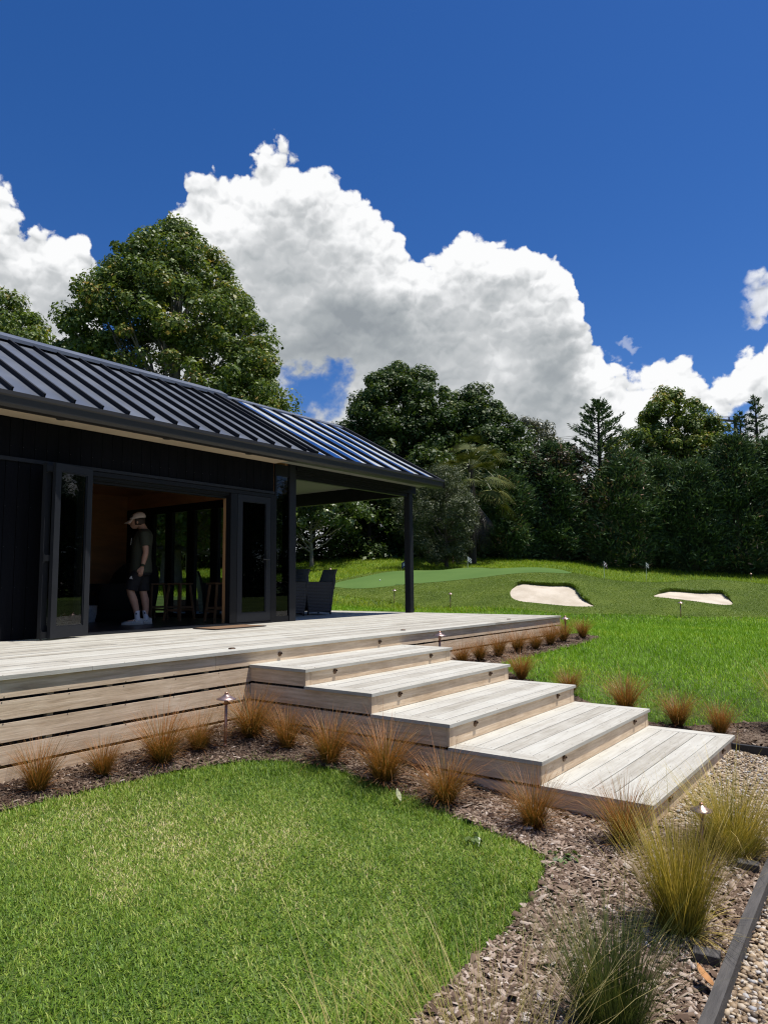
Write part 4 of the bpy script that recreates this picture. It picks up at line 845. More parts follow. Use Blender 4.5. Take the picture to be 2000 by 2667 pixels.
right = [((7.45, 4.45), .8, 'small rust tussock behind the top step at its right end'), ((7.95, 4.48), .85, 'rust tussock second along the deck right of the top step'),
         ((8.5, 4.5), .95, 'rust tussock third along the deck right of the steps'), ((9.1, 4.52), .95, 'rust tussock midway along the right part of the deck'),
         ((9.55, 4.46), .85, 'small rust tussock between two bigger ones right of the deck middle'), ((10.15, 4.5), 1.0, 'rust tussock left of the path light at the deck end'),
         ((10.65, 4.5), 1.0, 'rust tussock just in front of the path light at the deck end'), ((11.25, 4.42), 1.0, 'last rust tussock by the far right corner of the deck'),
         ((7.22, 3.55), .9, 'rust tussock peeping up behind the second step right end'), ((7.22, 3.0), .8, 'low rust tussock behind the third step right end'),
         ((7.32, 2.45), 1.15, 'wide olive rust tussock on the lawn edge behind the fourth step'), ((7.32, 1.95), 1.0, 'rust tussock behind the right end of the lowest step'),
         ((7.25, 1.56), .95, 'rust tussock at the far right corner of the lowest step beside the dark mulch')]
for i, ((x, y), s, lb) in enumerate(right): place(RUST[(i * 2 + 1) % 5], x, y, s, i * 2.1 + .4, lb, GA, dz=.02)
gold = tussock_mesh('tussock_grass', 1400, .54, .24, T_GOLD, .0030, .2, .12, rad=.09); gold2 = tussock_mesh('tussock_grass', 1300, .48, .62, T_GOLD, .0028, .3, .20, rad=.13)
GG = 'large grasses beside the gravel'
place(gold, 3.38, .93, .95, 0, 'tall green gold tussock standing behind the timber edging peg', GG)
place(gold2, 4.46, .93, .98, 2, 'huge spreading gold tussock around the copper path light by the gravel', GG)
place(gold, 7.9, 1.0, 1.1, 1, 'golden tussock at the right edge of the photo beyond the gravel', GG)
dk = tussock_mesh('tussock_grass', 1100, .42, .34, T_DARK, .0030, .2, rad=.085); place(dk, 2.50, .93, 1.0, 0, 'dark green tussock at the bottom of the photo left of the edging', GG)
sw = tussock_mesh('tussock_grass', 230, .50, .55, T_STRAW, .0024, .5, rad=.20); place(sw, 2.0, 1.10, .95, 0, 'sparse dry straw coloured stalks at the bottom edge of the photo', GG)
sw2 = tussock_mesh('tussock_grass', 60, .46, .6, T_STRAW, .0026, .6, rad=.10); place(sw2, 1.60, 1.34, .95, 2, 'few yellow grass stalks in the corner between lawn and mulch at the bottom', GG)

# ---------------------------------------------------------------- trees
M_BARK = mat('grey brown bark', (.13, .10, .075), .9, var=.5, vscale=6, bump=.6, bscale=25); M_BARKP = mat('pale bark', (.30, .27, .23), .85, var=.4, vscale=5)
M_BARKD = mat('dark bark', (.05, .04, .03), .9, var=.5, vscale=6)
L_GUM = leafy('liquidambar leaves', [(0, (0.047, 0.083, 0.016)), (.4, (0.104, 0.164, 0.029)), (.75, (0.182, 0.237, 0.044)), (.95, (0.299, 0.290, 0.060)), (1, (0.442, 0.315, 0.100))], trans=.34, rough=.5, spec=.35)
L_DARK = leafy('dark glossy leaves', [(0, (0.022, 0.049, 0.011)), (.5, (0.053, 0.096, 0.021)), (.9, (0.106, 0.150, 0.029)), (1, (0.174, 0.192, 0.041))], trans=.3, rough=.5, spec=.3)
L_CYP = leafy('cypress sprays', [(0, (0.036, 0.065, 0.028)), (.5, (0.076, 0.131, 0.048)), (.85, (0.143, 0.209, 0.076)), (.96, (0.221, 0.238, 0.087)), (1, (0.464, 0.297, 0.207))], trans=.12, rough=.55, spec=.3)
L_OLIVE = leafy('olive grey leaves', [(0, (0.037, 0.053, 0.022)), (.5, (0.081, 0.103, 0.048)), (1, (0.169, 0.188, 0.102))], trans=.2, rough=.5, spec=.3)
L_LIGHT = leafy('light green shrub leaves', [(0, (0.039, 0.072, 0.017)), (.5, (0.085, 0.137, 0.030)), (.9, (0.143, 0.195, 0.048)), (1, (0.312, 0.351, 0.180))], trans=.25, rough=.35, spec=.6)
L_EUC = leafy('eucalyptus leaves', [(0, (.04, .05, .025)), (.5, (.085, .095, .045)), (.85, (.14, .14, .07)), (1, (.28, .24, .14))], trans=.2, rough=.4, spec=.5)
L_RED = leafy('photinia leaves', [(0, (.03, .025, .012)), (.6, (.075, .050, .022)), (.93, (.12, .07, .03)), (.97, (.55, .52, .44)), (1, (.7, .68, .6))], trans=.2)
L_PALM = leafy('palm leaflets', [(0, (0.038, 0.053, 0.010)), (.6, (0.088, 0.105, 0.021)), (1, (0.189, 0.178, 0.048))], trans=.12, rough=.7, spec=.12)
L_DEAD = leafy('dead palm leaflets', [(0, (0.017, 0.014, 0.008)), (.6, (0.037, 0.030, 0.020)), (1, (0.060, 0.052, 0.037))], trans=.1)

def crown(name, cen, rad, per, size, m, parent, elong=.55, droop=0.0, inward=None, asp=.6):
    """leaves gathered in clumps: cen (k,3), rad (k,), per leaves each, facing outward from the clump"""
    k = len(cen); n = k * per; d = rdir(n); rr = rng.uniform(.35, 1.05, n) ** .6
    C = np.repeat(cen, per, 0) + d * (np.repeat(rad, per) * rr)[:, None] * np.array([1, 1, .8])
    nrm = unit(d + rng.normal(0, .45, (n, 3)) + np.array([0, 0, .45])); lg = unit(rng.normal(size=(n, 3)) + d * .8 - np.array([0, 0, droop]))
    V, F = diamonds(C, nrm, lg, size * np.clip(rng.lognormal(-.08, .38, n), .4, 2), asp)
    tone = np.repeat(rng.normal(0, .14, k), per); rn = np.clip(rng.beta(2.2, 2.4, n) + tone, 0, 1)
    return mesh_np(name, V, [F], m, {'rnd': np.repeat(rn, 4)}, parent)
def loc(b, r, d, z): return np.stack([b[0] + RH[0] * r + FH[0] * d, b[1] + RH[1] * r + FH[1] * d, z], 1)
def profile_clumps(b, prof, k, fill=.35, lobes=0.16):
    """prof rows (z, left reach, right reach, depth reach)"""
    P = np.array(prof, float); z = []; 
    w = (P[:, 1] + P[:, 2]) * .5 + .4; zz = np.linspace(P[0, 0], P[-1, 0], 400); ww = np.interp(zz, P[:, 0], w); cdf = np.cumsum(ww); cdf /= cdf[-1]
    z = np.interp(rng.random(k), cdf, zz); a = rng.uniform(0, 6.283, k); l, r_, d_ = (np.interp(z, P[:, 0], P[:, i]) for i in (1, 2, 3))
    q = np.where(rng.random(k) < fill, rng.uniform(.2, .8, k), rng.uniform(.82, 1.02, k)) * (1 + lobes * np.sin(a * 5 + z * 1.7) * np.sin(z * 2.1 + a * 2))
    c, s = np.cos(a), np.sin(a); return loc(b, np.where(c > 0, r_, l) * c * q, d_ * s * q, z)
def limbs(base, top, cen, n, r0, m, parent, rbr=.05, bend=.6):
    """tapered trunk with limbs reaching out to some of the leaf clumps"""
    b = MB(); base = Vector(base); top = Vector(top); pts = []
    for i in range(9):
        t = i / 8; p = base.lerp(top, t) + Vector((math.sin(t * 5 + base.x), math.cos(t * 4 + base.y), 0)) * .12 * bend * t * (1 - t * .3); pts.append(p)
    b.tube(pts, [r0 * (1.25 if i == 0 else 1) * (1 - .85 * i / 8) + .02 for i in range(9)], 9)
    for j in rng.choice(len(cen), min(n, len(cen)), replace=False):
        e = Vector(cen[j]); t = min(max((e.z - base.z) / max(top.z - base.z, .1) - .18 - .2 * random.random(), .12), .95); s = base.lerp(top, t)
        mid = s.lerp(e, .5) + Vector((0, 0, -.10 * (e - s).length)); r = rbr * (1.3 - t)
        b.tube([s, s.lerp(mid, .55) , mid, mid.lerp(e, .5) + Vector((0, 0, .03)), e], [r, r * .85, r * .65, r * .45, r * .2], 5, cap=False)
    return b.build('trunk', m, parent, smooth=True)
def broadleaf(name, label, cat, b, prof, k, per, cl, size, m, bark=None, r0=.3, nl=40, top=None, group=None, fill=.35, lobes=.16, rbr=.07, asp=.6, hole=None):
    z0 = h1(*b); t = thing(name, label, cat, (b[0], b[1], z0), group)
    cen = profile_clumps(b, prof, k, fill, lobes)
    if hole:
        lat = (cen[:, 0] - b[0]) * RH[0] + (cen[:, 1] - b[1]) * RH[1]; k_ = (((lat - hole[0]) / hole[2]) ** 2 + ((cen[:, 2] - hole[1]) / hole[3]) ** 2 > 1) | (rng.random(len(cen)) > .8); cen = cen[k_]; k = len(cen)
    crown('crown', cen, cl * rng.uniform(.65, 1.3, k), per, size, m, t, asp=asp)
    tz = top or prof[-1][0] - .8; limbs((b[0], b[1], z0 - .1), (b[0], b[1], tz), cen, nl, r0, bark or M_BARK, t, rbr)
    return t
GT = 'trees behind the lawn and pavilion'
broadleaf('broadleaf_tree', 'tall pyramid shaped broadleaf tree rising above the pavilion roof', 'tree', (17.95, 24.5), [(3.2, 4.2, 4.1, 4), (5.5, 4.5, 4.9, 4.4), (8.7, 4.55, 4.85, 4.4), (10.1, 4.5, 4.5, 4.3), (11.9, 4.2, 3.8, 3.9), (13.6, 3.6, 2.7, 3.0), (15.4, 2.3, 1.75, 1.9), (16.4, 1.1, .95, .9), (17.1, .2, .35, .2)], 1350, 190, .50, .135, L_GUM, M_BARKP, .38, 150, 15.5, GT, fill=.22, rbr=.10, hole=(-.5, 9.6, 1.35, 2.3))
broadleaf('broadleaf_tree', 'pale green broadleaf tree top at the left edge behind the roof ridge', 'tree', (15.0, 34.2), [(5, 3.2, 3.4, 3), (9, 3.4, 3.6, 3.2), (12, 2.8, 2.9, 2.6), (14, 2.0, 2.1, 2), (15.4, .9, .9, .8), (15.8, .3, .3, .3)], 330, 220, .55, .155, L_GUM, M_BARKP, .3, 40, 14, GT)
broadleaf('broadleaf_tree', 'massive dark rounded tree right of the porch roof', 'tree', (35.6, 25.2), [(3.5, 3.4, 3.8, 3.5), (6.5, 3.9, 4.4, 4), (9, 4.1, 4.5, 4.2), (11, 3.7, 4.1, 4), (12.6, 3.1, 3.2, 3.2), (14, 1.9, 2.2, 2.2), (14.9, .9, 1.2, 1.0), (15.2, .4, .5, .4)], 700, 240, .62, .17, L_DARK, M_BARKD, .36, 60, 13, GT, fill=.3, lobes=.26)
broadleaf('broadleaf_tree', 'dark spreading tree sloping down to the right behind the palm', 'tree', (38.0, 21.4), [(3.5, 3.6, 3.2, 3.5), (6, 4.0, 3.7, 4), (8.5, 4.0, 3.5, 4), (10, 3.4, 2.8, 3.5), (11.2, 2.6, 2.2, 2.5), (12.4, 1.6, 1.4, 1.6), (13.5, .5, .7, .6)], 640, 240, .60, .17, L_DARK, M_BARKD, .32, 55, 11.5, GT, fill=.3, lobes=.26)
broadleaf('eucalyptus_tree', 'small airy eucalyptus with open crown above the palm', 'tree', (43.6, 20.3), [(8.2, 1.0, 1.0, 1), (9.6, 1.7, 1.7, 1.6), (11, 1.8, 1.8, 1.7), (12, 1.2, 1.2, 1.1), (12.4, .6, .6, .6)], 105, 105, .45, .19, L_EUC, M_BARKP, .2, 34, 10.5, GT, fill=.3, lobes=.3, asp=.32)
broadleaf('broadleaf_tree', 'bushy light green tree standing above the hedge on the right', 'tree', (44.6, 11.6), [(5.5, 4.2, 3.6, 3), (8.8, 4.1, 3.3, 3), (9.9, 3.5, 3.0, 2.8), (10.8, 2.2, 2.7, 2.4), (12, 1.5, 1.8, 1.7), (13.0, .7, .8, .7), (13.2, .3, .3, .3)], 400, 200, .52, .17, L_GUM, M_BARK, .3, 35, 11.5, GT, lobes=.25)
broadleaf('flowering_shrub', 'red brown leaved shrub with white blossom on top of the hedge', 'shrub', (37.6, 15.9), [(5.5, 1.6, 1.8, 1.4), (7.5, 1.9, 2.0, 1.5), (8.5, 1.7, 1.9, 1.2), (8.95, .8, 1.0, .6)], 120, 80, .42, .14, L_RED, M_BARKD, .12, 15, 7.5, GT)
broadleaf('broadleaf_shrub', 'glossy light leaved shrub with bent pale branches seen under the porch', 'shrub', (26.2, 24.3), [(4.2, 2.0, 2.4, 1.6), (4.9, 2.5, 2.9, 1.8), (5.8, 2.4, 2.6, 1.9), (7.0, 2.0, 2.0, 1.5), (8, 1, 1, .8)], 150, 75, .40, .17, L_LIGHT, M_BARKP, .09, 34, 5.6, 'shrubs under the trees', fill=.4, rbr=.05)
broadleaf('broadleaf_shrub', 'grey green fine leaved shrub between porch post and palm', 'shrub', (27.8, 17.3), [(2.6, 1.0, .8, 1), (3.3, 1.7, 1.0, 1.3), (4.3, 2.1, 1.3, 1.6), (5.3, 2.2, 1.3, 1.8), (6.2, 1.5, .9, 1.4), (6.9, .5, .4, .5)], 300, 130, .36, .10, L_OLIVE, M_BARK, .07, 20, 5.2, 'shrubs under the trees', asp=.3)
us = [((29.5, 27.2), 1.0, 'dark understorey shrub left of the stakes behind the lawn'), ((31.3, 24.6), 1.05, 'dark understorey shrub behind the pale slim trunk'), ((33.0, 21.5), 1.0, 'dark understorey shrub filling the gap left of the palm'), ((27.5, 29.8), 1.0, 'dark understorey shrub seen through the glazed end wall'), ((24.8, 32.6), 1.1, 'dark understorey shrub farthest left behind the pavilion glass'), ((21.0, 35.5), 1.1, 'dark understorey shrub hidden mostly by the pavilion')]
def dark_shrub():
    b = (29.5, 27.2); return broadleaf('understorey_shrub', us[0][2], 'shrub', b, [(2.3, 2.4, 2.4, 1.4), (4, 2.8, 2.8, 1.7), (6.5, 2.7, 2.7, 1.7), (8.2, 1.8, 1.8, 1.2), (9, .8, .8, .6)], 260, 75, .55, .17, L_DARK, M_BARKD, .12, 20, 7, 'dark shrubs under the trees', fill=.4)
ds = dark_shrub()
for i, ((x, y), s, lb) in enumerate(us[1:]):
    o = copy_tree(ds); o.location = (x, y, h1(x, y) - .1); o.rotation_euler.z = 1.1 * (i + 1); o.scale = (s, s, s * random.uniform(.9, 1.1)); tag(o, lb)

# the clipped cypress hedge: each conifer of its own
def conifer_sprays(cen, outw, per, ln, m, parent, name='crown', up=.35, tone=0.0):
    k = len(cen); n = k * per; o = unit(np.repeat(outw, per, 0) + rng.normal(0, .55, (n, 3)) + np.array([0, 0, up])); C = np.repeat(cen, per, 0) + rng.normal(0, .22, (n, 3)) + o * rng.uniform(-.1, .35, n)[:, None]
    nr = unit(np.cross(o, rng.normal(size=(n, 3)))); L = ln * rng.uniform(.6, 1.5, n); V, F = diamonds(C, nr, o, L, .24, .1)
    rn = np.clip(rng.beta(2, 2.6, n) + tone + np.repeat(rng.normal(0, .14, k), per), 0, 1); return mesh_np(name, V, [F], m, {'rnd': np.repeat(rn, 4)}, parent)
def hedge_tree(b, htop, w, dep, k, label, tips=6):
    z0 = h1(*b); t = thing('hedge_cypress', label, 'conifer', (b[0], b[1], z0), 'dark cypress hedge on the right')
    z = z0 + (htop - z0) * rng.random(k) ** .85; a = rng.uniform(0, 6.283, k); sh = np.interp((z - z0) / (htop - z0), [0, .2, .62, .88, 1], [.85, 1, .95, .58, .08]) * (1 + .20 * np.sin(z * 1.9 + a * 3 + b[0]) + .12 * np.sin(z * 4.1 + a * 2))
    c, s = np.cos(a), np.sin(a); q = np.where(rng.random(k) < .25, rng.uniform(.4, .85, k), rng.uniform(.85, 1.06, k)); cen = loc(b, w * c * sh * q, dep * s * sh * q, z)
    ow = np.stack([RH[0] * c + FH[0] * s, RH[1] * c + FH[1] * s, np.full(k, .15)], 1)
    conifer_sprays(cen, ow, 100, .25, L_CYP, t, tone=random.uniform(-.16, .22))
    m_ = MB(); m_.tube([(b[0], b[1], z0 - .1), (b[0], b[1], z0 + (htop - z0) * .5), (b[0], b[1], htop - .5)], [.22, .14, .03], 8)
    for j in range(48):
        i = rng.integers(k); e = Vector(cen[i]) + Vector(ow[i]) * random.uniform(.1, .38); s_ = Vector((b[0], b[1], max(e.z - random.uniform(-.3, .8), z0 + .3))); m_.tube([s_, s_.lerp(e, .6) + Vector((0, 0, .12)), e], [.035, .022, .008], 4, cap=False)
    m_.build('trunk', mat('dead grey twigs', (.16, .14, .115), .9, var=.4), t, smooth=True); return t
hl = [('hedge conifer just right of the palm', 7.6), ('hedge conifer left of the tall spiky conifer', 8.2), ('hedge conifer below the tall spiky conifer', 8.5), ('hedge conifer behind the striped flag', 8.0), ('hedge conifer left of the bushy light tree', 8.6), ('hedge conifer below the bushy light tree', 8.9), ('hedge conifer below the right side of the bushy tree', 9.0), ('hedge conifer left of the power pole', 9.5), ('tall hedge conifer at the right photo edge below the pole', 9.9), ('hedge conifer beyond the right edge', 10.2), ('hedge conifer two beyond the right edge', 10.0), ('hedge conifer far beyond the right edge', 9.8)]
p0, p1 = np.array([35.9, 18.0]), np.array([46.0, 1.0])
for i, (lb, ht) in enumerate(hl):
    b = p0 + (p1 - p0) * i / 9.6 + rng.normal(0, .45, 2); HT = hedge_tree((float(b[0]), float(b[1])), ht + (-.2, .7, -.8, .3, -.5, -.9, .1, -.5, -.9, .5, 0, .4)[i] * 1.15, random.uniform(1.2, 1.6), random.uniform(1.2, 1.6), 340, 'dark ' + lb)

for i in range(8):   # dark bushes that close the gaps behind the hedge
    o = copy_tree(ds); x, y = 39.0 + 1.35 * i, 19.2 - 2.25 * i; o.location = (x, y, h1(x, y) - .3); o.rotation_euler.z = .9 * i + .3; o.scale = (1.0, 1.0, .88); tag(o, 'dark understorey bush closing the gaps behind the cypress hedge', None, 'dark bushes behind the hedge')
for i in range(9):   # the hedge turns round the lawn outside the picture; the door glass mirrors it
    o = copy_tree(HT); x, y = 46.5 - 2.6 * i, -6.0 - 3.0 * i; o.location = (x, y, h1(x, y) - .2); o.rotation_euler.z = 1.3 * i; o.scale = (1.25, 1.25, 1.05); tag(o, 'hedge conifer beyond the right edge where the hedge turns, mirrored in the door glass')
def open_conifer(b, z0, ztop, reach, n, label, up=.5, sp=.22, group=GT, name='conifer_tree'):
    g = h1(*b); t = thing(name, label, 'conifer', (b[0], b[1], g), group); m_ = MB(); m_.tube([(b[0], b[1], g), (b[0], b[1], (z0 + ztop) / 2), (b[0] + .05, b[1], ztop)], [.16, .09, .012], 7); cen = []; ow = []
    for j in range(n):
        f = j / n; z = z0 + (ztop - z0) * f ** .9; a = j * 2.4 + random.uniform(-.3, .3); L = reach * (1 - f) ** .8 * random.uniform(.7, 1.15) + .12; d = np.array([math.cos(a), math.sin(a), up * random.uniform(.7, 1.2)])
        s = np.array([b[0], b[1], z]); e = s + d * L; m_.tube([s, s + d * L * .5 - np.array([0, 0, .05 * L]), e], [.03, .02, .006], 4, cap=False)
        for u in np.arange(.25, 1.02, .11): cen.append(s + d * L * u + np.array([0, 0, -.15 * L * u * (1 - u)])); ow.append(d + np.array([0, 0, .3]))
    m_.build('trunk', M_BARKD, t, smooth=True); cen = np.array(cen); ow = unit(np.array(ow)); k = len(cen); per = 9
    nn = k * per; o = unit(np.repeat(ow, per, 0) + rng.normal(0, .42, (nn, 3))); C = np.repeat(cen, per, 0) + o * .08 + rng.normal(0, .05, (nn, 3)); V, F = diamonds(C, unit(np.cross(o, rng.normal(size=(nn, 3)))), o, sp * rng.uniform(.7, 1.4, nn), .26, .1)
    mesh_np('crown', V, [F], L_CYP, {'rnd': np.repeat(rng.beta(2, 2.6, nn), 4)}, t); return t
open_conifer((39.62, 14.16), 7.4, 11.95, 2.7, 70, 'spiky dark conifer with upswept branches above the hedge')
open_conifer((38.6, 15.7), 7.6, 9.5, 1.1, 22, 'short spiky conifer left of the taller one')
open_conifer((47.0, 7.1), 7.8, 12.6, 1.25, 44, 'sparse thin conifer right of the power pole', up=.35, sp=.17)
open_conifer((46.5, 7.9), 7.8, 11.6, 1.0, 34, 'lower sparse conifer next to the power pole', up=.35, sp=.17)

def palm(b, label):
    g = h1(*b); t = thing('fan_palm', label, 'palm', (b[0], b[1], g), GT); zt = 7.5
    m_ = MB(); m_.tube([(b[0], b[1], g - .1), (b[0] + .1, b[1], 4.5), (b[0], b[1], zt)], [.22, .20, .20], 10); m_.build('trunk', M_BARKD, t)
    for dead in (0, 1):
        V = []; F = []; R = []; pet = MB(); n0 = 0
        for j in range(13 if dead else 46):
            a = random.uniform(0, 6.283); el = random.uniform(-1.35, -.75) if dead else random.uniform(-.55, 1.15); L = random.uniform(.9, 1.5) if dead else random.uniform(1.2, 2.1)
            d = np.array([math.cos(a) * math.cos(el), math.sin(a) * math.cos(el), math.sin(el)]); s = np.array([b[0], b[1], zt - (random.uniform(.3, 2.2) if dead else random.uniform(-.1, .9))]); e = s + d * L + np.array([0, 0, -.25 * L * (1 - dead)])
            pet.tube([s, s + d * L * .55 + np.array([0, 0, .04]), e], [.03, .024, .016], 5, cap=False)
            ax = unit((e - s)[None])[0]; sd = np.cross(ax, [0, 0, 1.]); sd /= np.linalg.norm(sd) + 1e-9; nn = 26
            th = np.linspace(-1.75, 1.75, nn); fl = random.uniform(.75, 1.1) * (.8 if dead else 1)
            dirs = ax[None] * np.cos(th)[:, None] + sd[None] * np.sin(th)[:, None]; P = np.repeat(e[None], nn, 0); seg = 4; prev = P
            w0 = .050; rows = []
            for q in range(seg + 1):
                f = q / seg; c = P + dirs * fl * f + np.array([0, 0, -1.])[None] * (fl * (.85 if dead else .42) * f ** 2.2); tg = dirs; wd = np.cross(tg, np.cross(ax, sd)[None]); ww = w0 * (1 - .9 * f) * (1 if q else .5)
                rows += [c - wd * ww * .5, c + wd * ww * .5]
            A = np.stack(rows, 1).reshape(-1, 3); k = 2 * (seg + 1); bb = n0 + np.arange(nn) * k
            for q in range(seg): F.append(np.stack([bb + 2*q, bb + 2*q + 1, bb + 2*q + 3, bb + 2*q + 2], 1))
            V.append(A); R.append(np.repeat(np.clip(rng.beta(2, 2, nn) + random.uniform(-.2, .2), 0, 1), k)); n0 += len(A)
        pet.build('dead_leaf_stalks' if dead else 'leaf_stalks', M_BARKP if dead else mat('palm stalk', (.13, .15, .05), .5), t)
        mesh_np('dead_fronds' if dead else 'fronds', np.vstack(V), [np.concatenate(F)], L_DEAD if dead else L_PALM, {'rnd': np.concatenate(R)}, t)
palm((31.2, 17.9), 'fan palm with hanging dead fronds between the big tree and the hedge')

# stakes, pole
for (r, d, hh, lb) in ((-10.2, 36.3, 1.9, 'pale slim stake under the trees, left one of three'), (-6.4, 37.2, 1.9, 'pale slim stake under the trees, middle of three'), (-5.65, 37.2, 1.85, 'pale slim stake under the trees, right one of three')):
    x, y = r * RH[0] + d * FH[0], r * RH[1] + d * FH[1]; z = h1(x, y); b = MB(); b.tube([(0, 0, -.1), (.01, .01, hh * .5), (.05, 0, hh)], [.035, .033, .03], 7); b.lathe([(.001, hh), (.034, hh), (.03, hh + .03), (.001, hh + .035)], (.05, 0, 0), 7)
    o = b.build('stake', M_BARKP); o.location = (x, y, z); tag(o, lb, 'stake', 'stakes under the trees')
px, py = 54.2, 9.5; z0 = h1(px, py); pole = thing('power_pole', 'dark wooden power pole with crossarm rising behind the hedge', 'power pole', (px, py, z0))
M_POLE = mat('dark pole timber', (.045, .035, .028), .9)
b = MB(); b.tube([(px, py, z0 - .2), (px, py, 13.1)], [.17, .13], 10); b.build('pole', M_POLE, pole)
rv = Vector((.6009, -.7993, 0)); cpt = Vector((px, py, 12.75)); ca = (rv * .94 + Vector((.8, .6, 0)) * .3).normalized()
b = MB(); b.obox(cpt - ca * .55, ca * 1.0, ca.cross(Vector((0, 0, 1))) * .06, (0, 0, .07)); b.tube([cpt - ca * .9 + Vector((0, 0, -.07)), cpt - ca * .05 + Vector((0, 0, -.75))], .025, 6); b.build('crossarm', M_POLE, pole)
ends = [cpt - ca * 1.42, cpt - ca * .55, cpt + ca * .35]
for e in ends: b = MB(); b.lathe([(.02, .07), (.055, .10), (.04, .15), (.06, .20), (.03, .27), (.001, .28)], e, 10); b.build('insulator', mat('brown insulator', (.05, .03, .025), .3), pole)
b = MB()
for e in ends:
    for sgn, L in ((1, 26.), (-1, 20.)):
        p = e + Vector((0, 0, .27)); q = p + rv * (L * sgn) + Vector((0, 0, -.6 if sgn > 0 else -2.0)); b.tube([p.lerp(q, t) + Vector((0, 0, -1.2 * t * (1 - t))) for t in np.linspace(0, 1, 9)], .012, 4, cap=False)
b.build('wires', M_POLE, pole)

# ---------------------------------------------------------------- path lights
def make_lamp():
    t = thing('path_light', 'x', 'path light', (0, 0, 0)); b = MB()
    b.tube([(0, 0, -.08), (0, 0, .37)], .0125, 10); b.lathe([(.001, .0), (.016, .0), (.016, .03), (.010, .04)], (0, 0, 0), 10); b.lathe([(.010, .34), (.017, .352), (.017, .386), (.010, .392)], (0, 0, 0), 12); b.build('stem', M_COPPER, t, smooth=True)
    b = MB(); b.lathe([(.004, .428), (.016, .426), (.024, .418), (.05, .402), (.078, .390), (.079, .386), (.05, .396), (.018, .408), (.004, .410)], (0, 0, 0), 24); b.build('lamp_shade', mat('copper lamp shade', (.42, .30, .27), .34, .75, var=.3, vscale=30), t, smooth=True)
    b = MB(); b.lathe([(.001, .427), (.014, .427), (.016, .434), (.012, .440), (.001, .443)], (0, 0, 0), 12); b.build('finial', M_COPPER, t, smooth=True)
    return t
lampspots = [((3.845, 4.50), None, 'copper path light standing among the tussocks left of the steps by the deck'), ((7.07, 4.52), .58, 'path light peeping over the right end of the top step'), ((10.98, 4.6), .59, 'path light among tussocks at the far right corner of the deck'),
  ((LAMPS[0][0], LAMPS[0][1]), None, 'dark path light on the lawn in front of the right bunker'), ((LAMPS[1][0], LAMPS[1][1]), None, 'path light just right of the porch post by the turf mound'), ((LAMPS[2][0], LAMPS[2][1]), None, 'path light just left of the porch post by the turf mound'),
  ((LAMPS[3][0], LAMPS[3][1]), None, 'small distant path light behind the putting green'), ((LAMPS[4][0], LAMPS[4][1]), None, 'distant path light before the hedge at the far right'), ((LAMPS[5][0], LAMPS[5][1]), None, 'path light in the long grass beyond the wicker chair'),
  ((4.27, 1.04), .035, 'copper red path light half buried in the huge gold tussock by the gravel')]
L0 = make_lamp()
for i, ((x, y), z, lb) in enumerate(lampspots):
    o = L0 if i == 0 else copy_tree(L0); o.location = (x, y, h1(x, y) if z is None else z); o.rotation_euler = (random.uniform(-.03, .03), random.uniform(-.03, .03), i * 1.1); o.scale = (.76,) * 3 if i == 9 else (1, 1, 1); tag(o, lb, 'path light', 'copper path lights in the garden')

# ---------------------------------------------------------------- garden edging
M_EDGE = mat('grey edging timber', (.085, .078, .072), .8, var=.45, vscale=6, stretch=(1.2, 9, 9), bump=.3, bscale=30)
e = thing('garden_edging', 'long dark grey timber edging board between mulch and pale pebbles', 'edging', (3.4, .70, .05)); b = MB()
pts = [(-2.0, .62), (1.5, .655), (2.75, .672), (3.5, .69), (4.62, .715)]
for (xa, ya), (xb, yb) in zip(pts[:-1], pts[1:]):
    za, zb = h1(xa, ya) + .075, h1(xb, yb) + .075; d = Vector((xb - xa, yb - ya, 0)).normalized(); n_ = Vector((-d.y, d.x, 0)) * .0225
    A, B = Vector((xa, ya, za)), Vector((xb, yb, zb)); vs = []
    for P in (A, B):
        for s, dz in ((-1, -.15), (1, -.15), (1, 0), (-1, 0)): vs.append(P + n_ * s + Vector((0, 0, dz)))
    b.add(vs, [(0,1,2,3),(7,6,5,4),(0,4,5,1),(1,5,6,2),(2,6,7,3),(3,7,4,0)])
b.build('board', M_EDGE, e)
for x, y in ((3.18, .735), (4.22, .76)):
    b = MB(); z = h1(x, y); b.obox((x, y + .045, z + .0), (.032, .004, 0), (-.006, .05, 0), (0, 0, .062)); b.build('peg', M_EDGE, e, bevel=.003)
e2 = thing('garden_edging', 'black edging strip between the dark mulch and the gravel right of the steps', 'edging', (6.83, .5, .1)); b = MB()
b.box(6.80, 6.84, -2.6, 1.40, h1(6.8, .8) - .1, h1(6.8, 1.2) + .085); b.build('board', mat('black edging', (.012, .012, .013), .6), e2)
# dead leaves, weeds
def leafmesh(name, L, W, m, curl=.5):
    V = []; F = []; n = 7; 
    for i in range(n):
        t = i / (n - 1); w = W * math.sin(math.pi * min(max(t, .03), .97)) ** .8; z = curl * L * (t - .5) ** 2
        V += [(L * (t - .5), -w, z + curl * w * .9), (L * (t - .5), 0, z), (L * (t - .5), w, z + curl * w * .7)]
    for i in range(n - 1):
        for k in (0, 1): F.append((3*i+k, 3*i+k+1, 3*i+k+4, 3*i+k+3))
    b = MB(); b.add(V, F); o = b.build(name, m, smooth=True); md = o.modifiers.new('thickness', 'SOLIDIFY'); md.thickness = .0015; return o
lf_ = leafmesh('dead_leaf', .11, .026, mat('orange dead leaf', (.48, .23, .08), .7, var=.4, vscale=20)); lf_.location = (2.98, .745, h1(2.98, .745) + .06); lf_.rotation_euler = (.5, -.3, .8); tag(lf_, 'curled orange dead leaf lying against the timber edging below its peg', 'leaf')
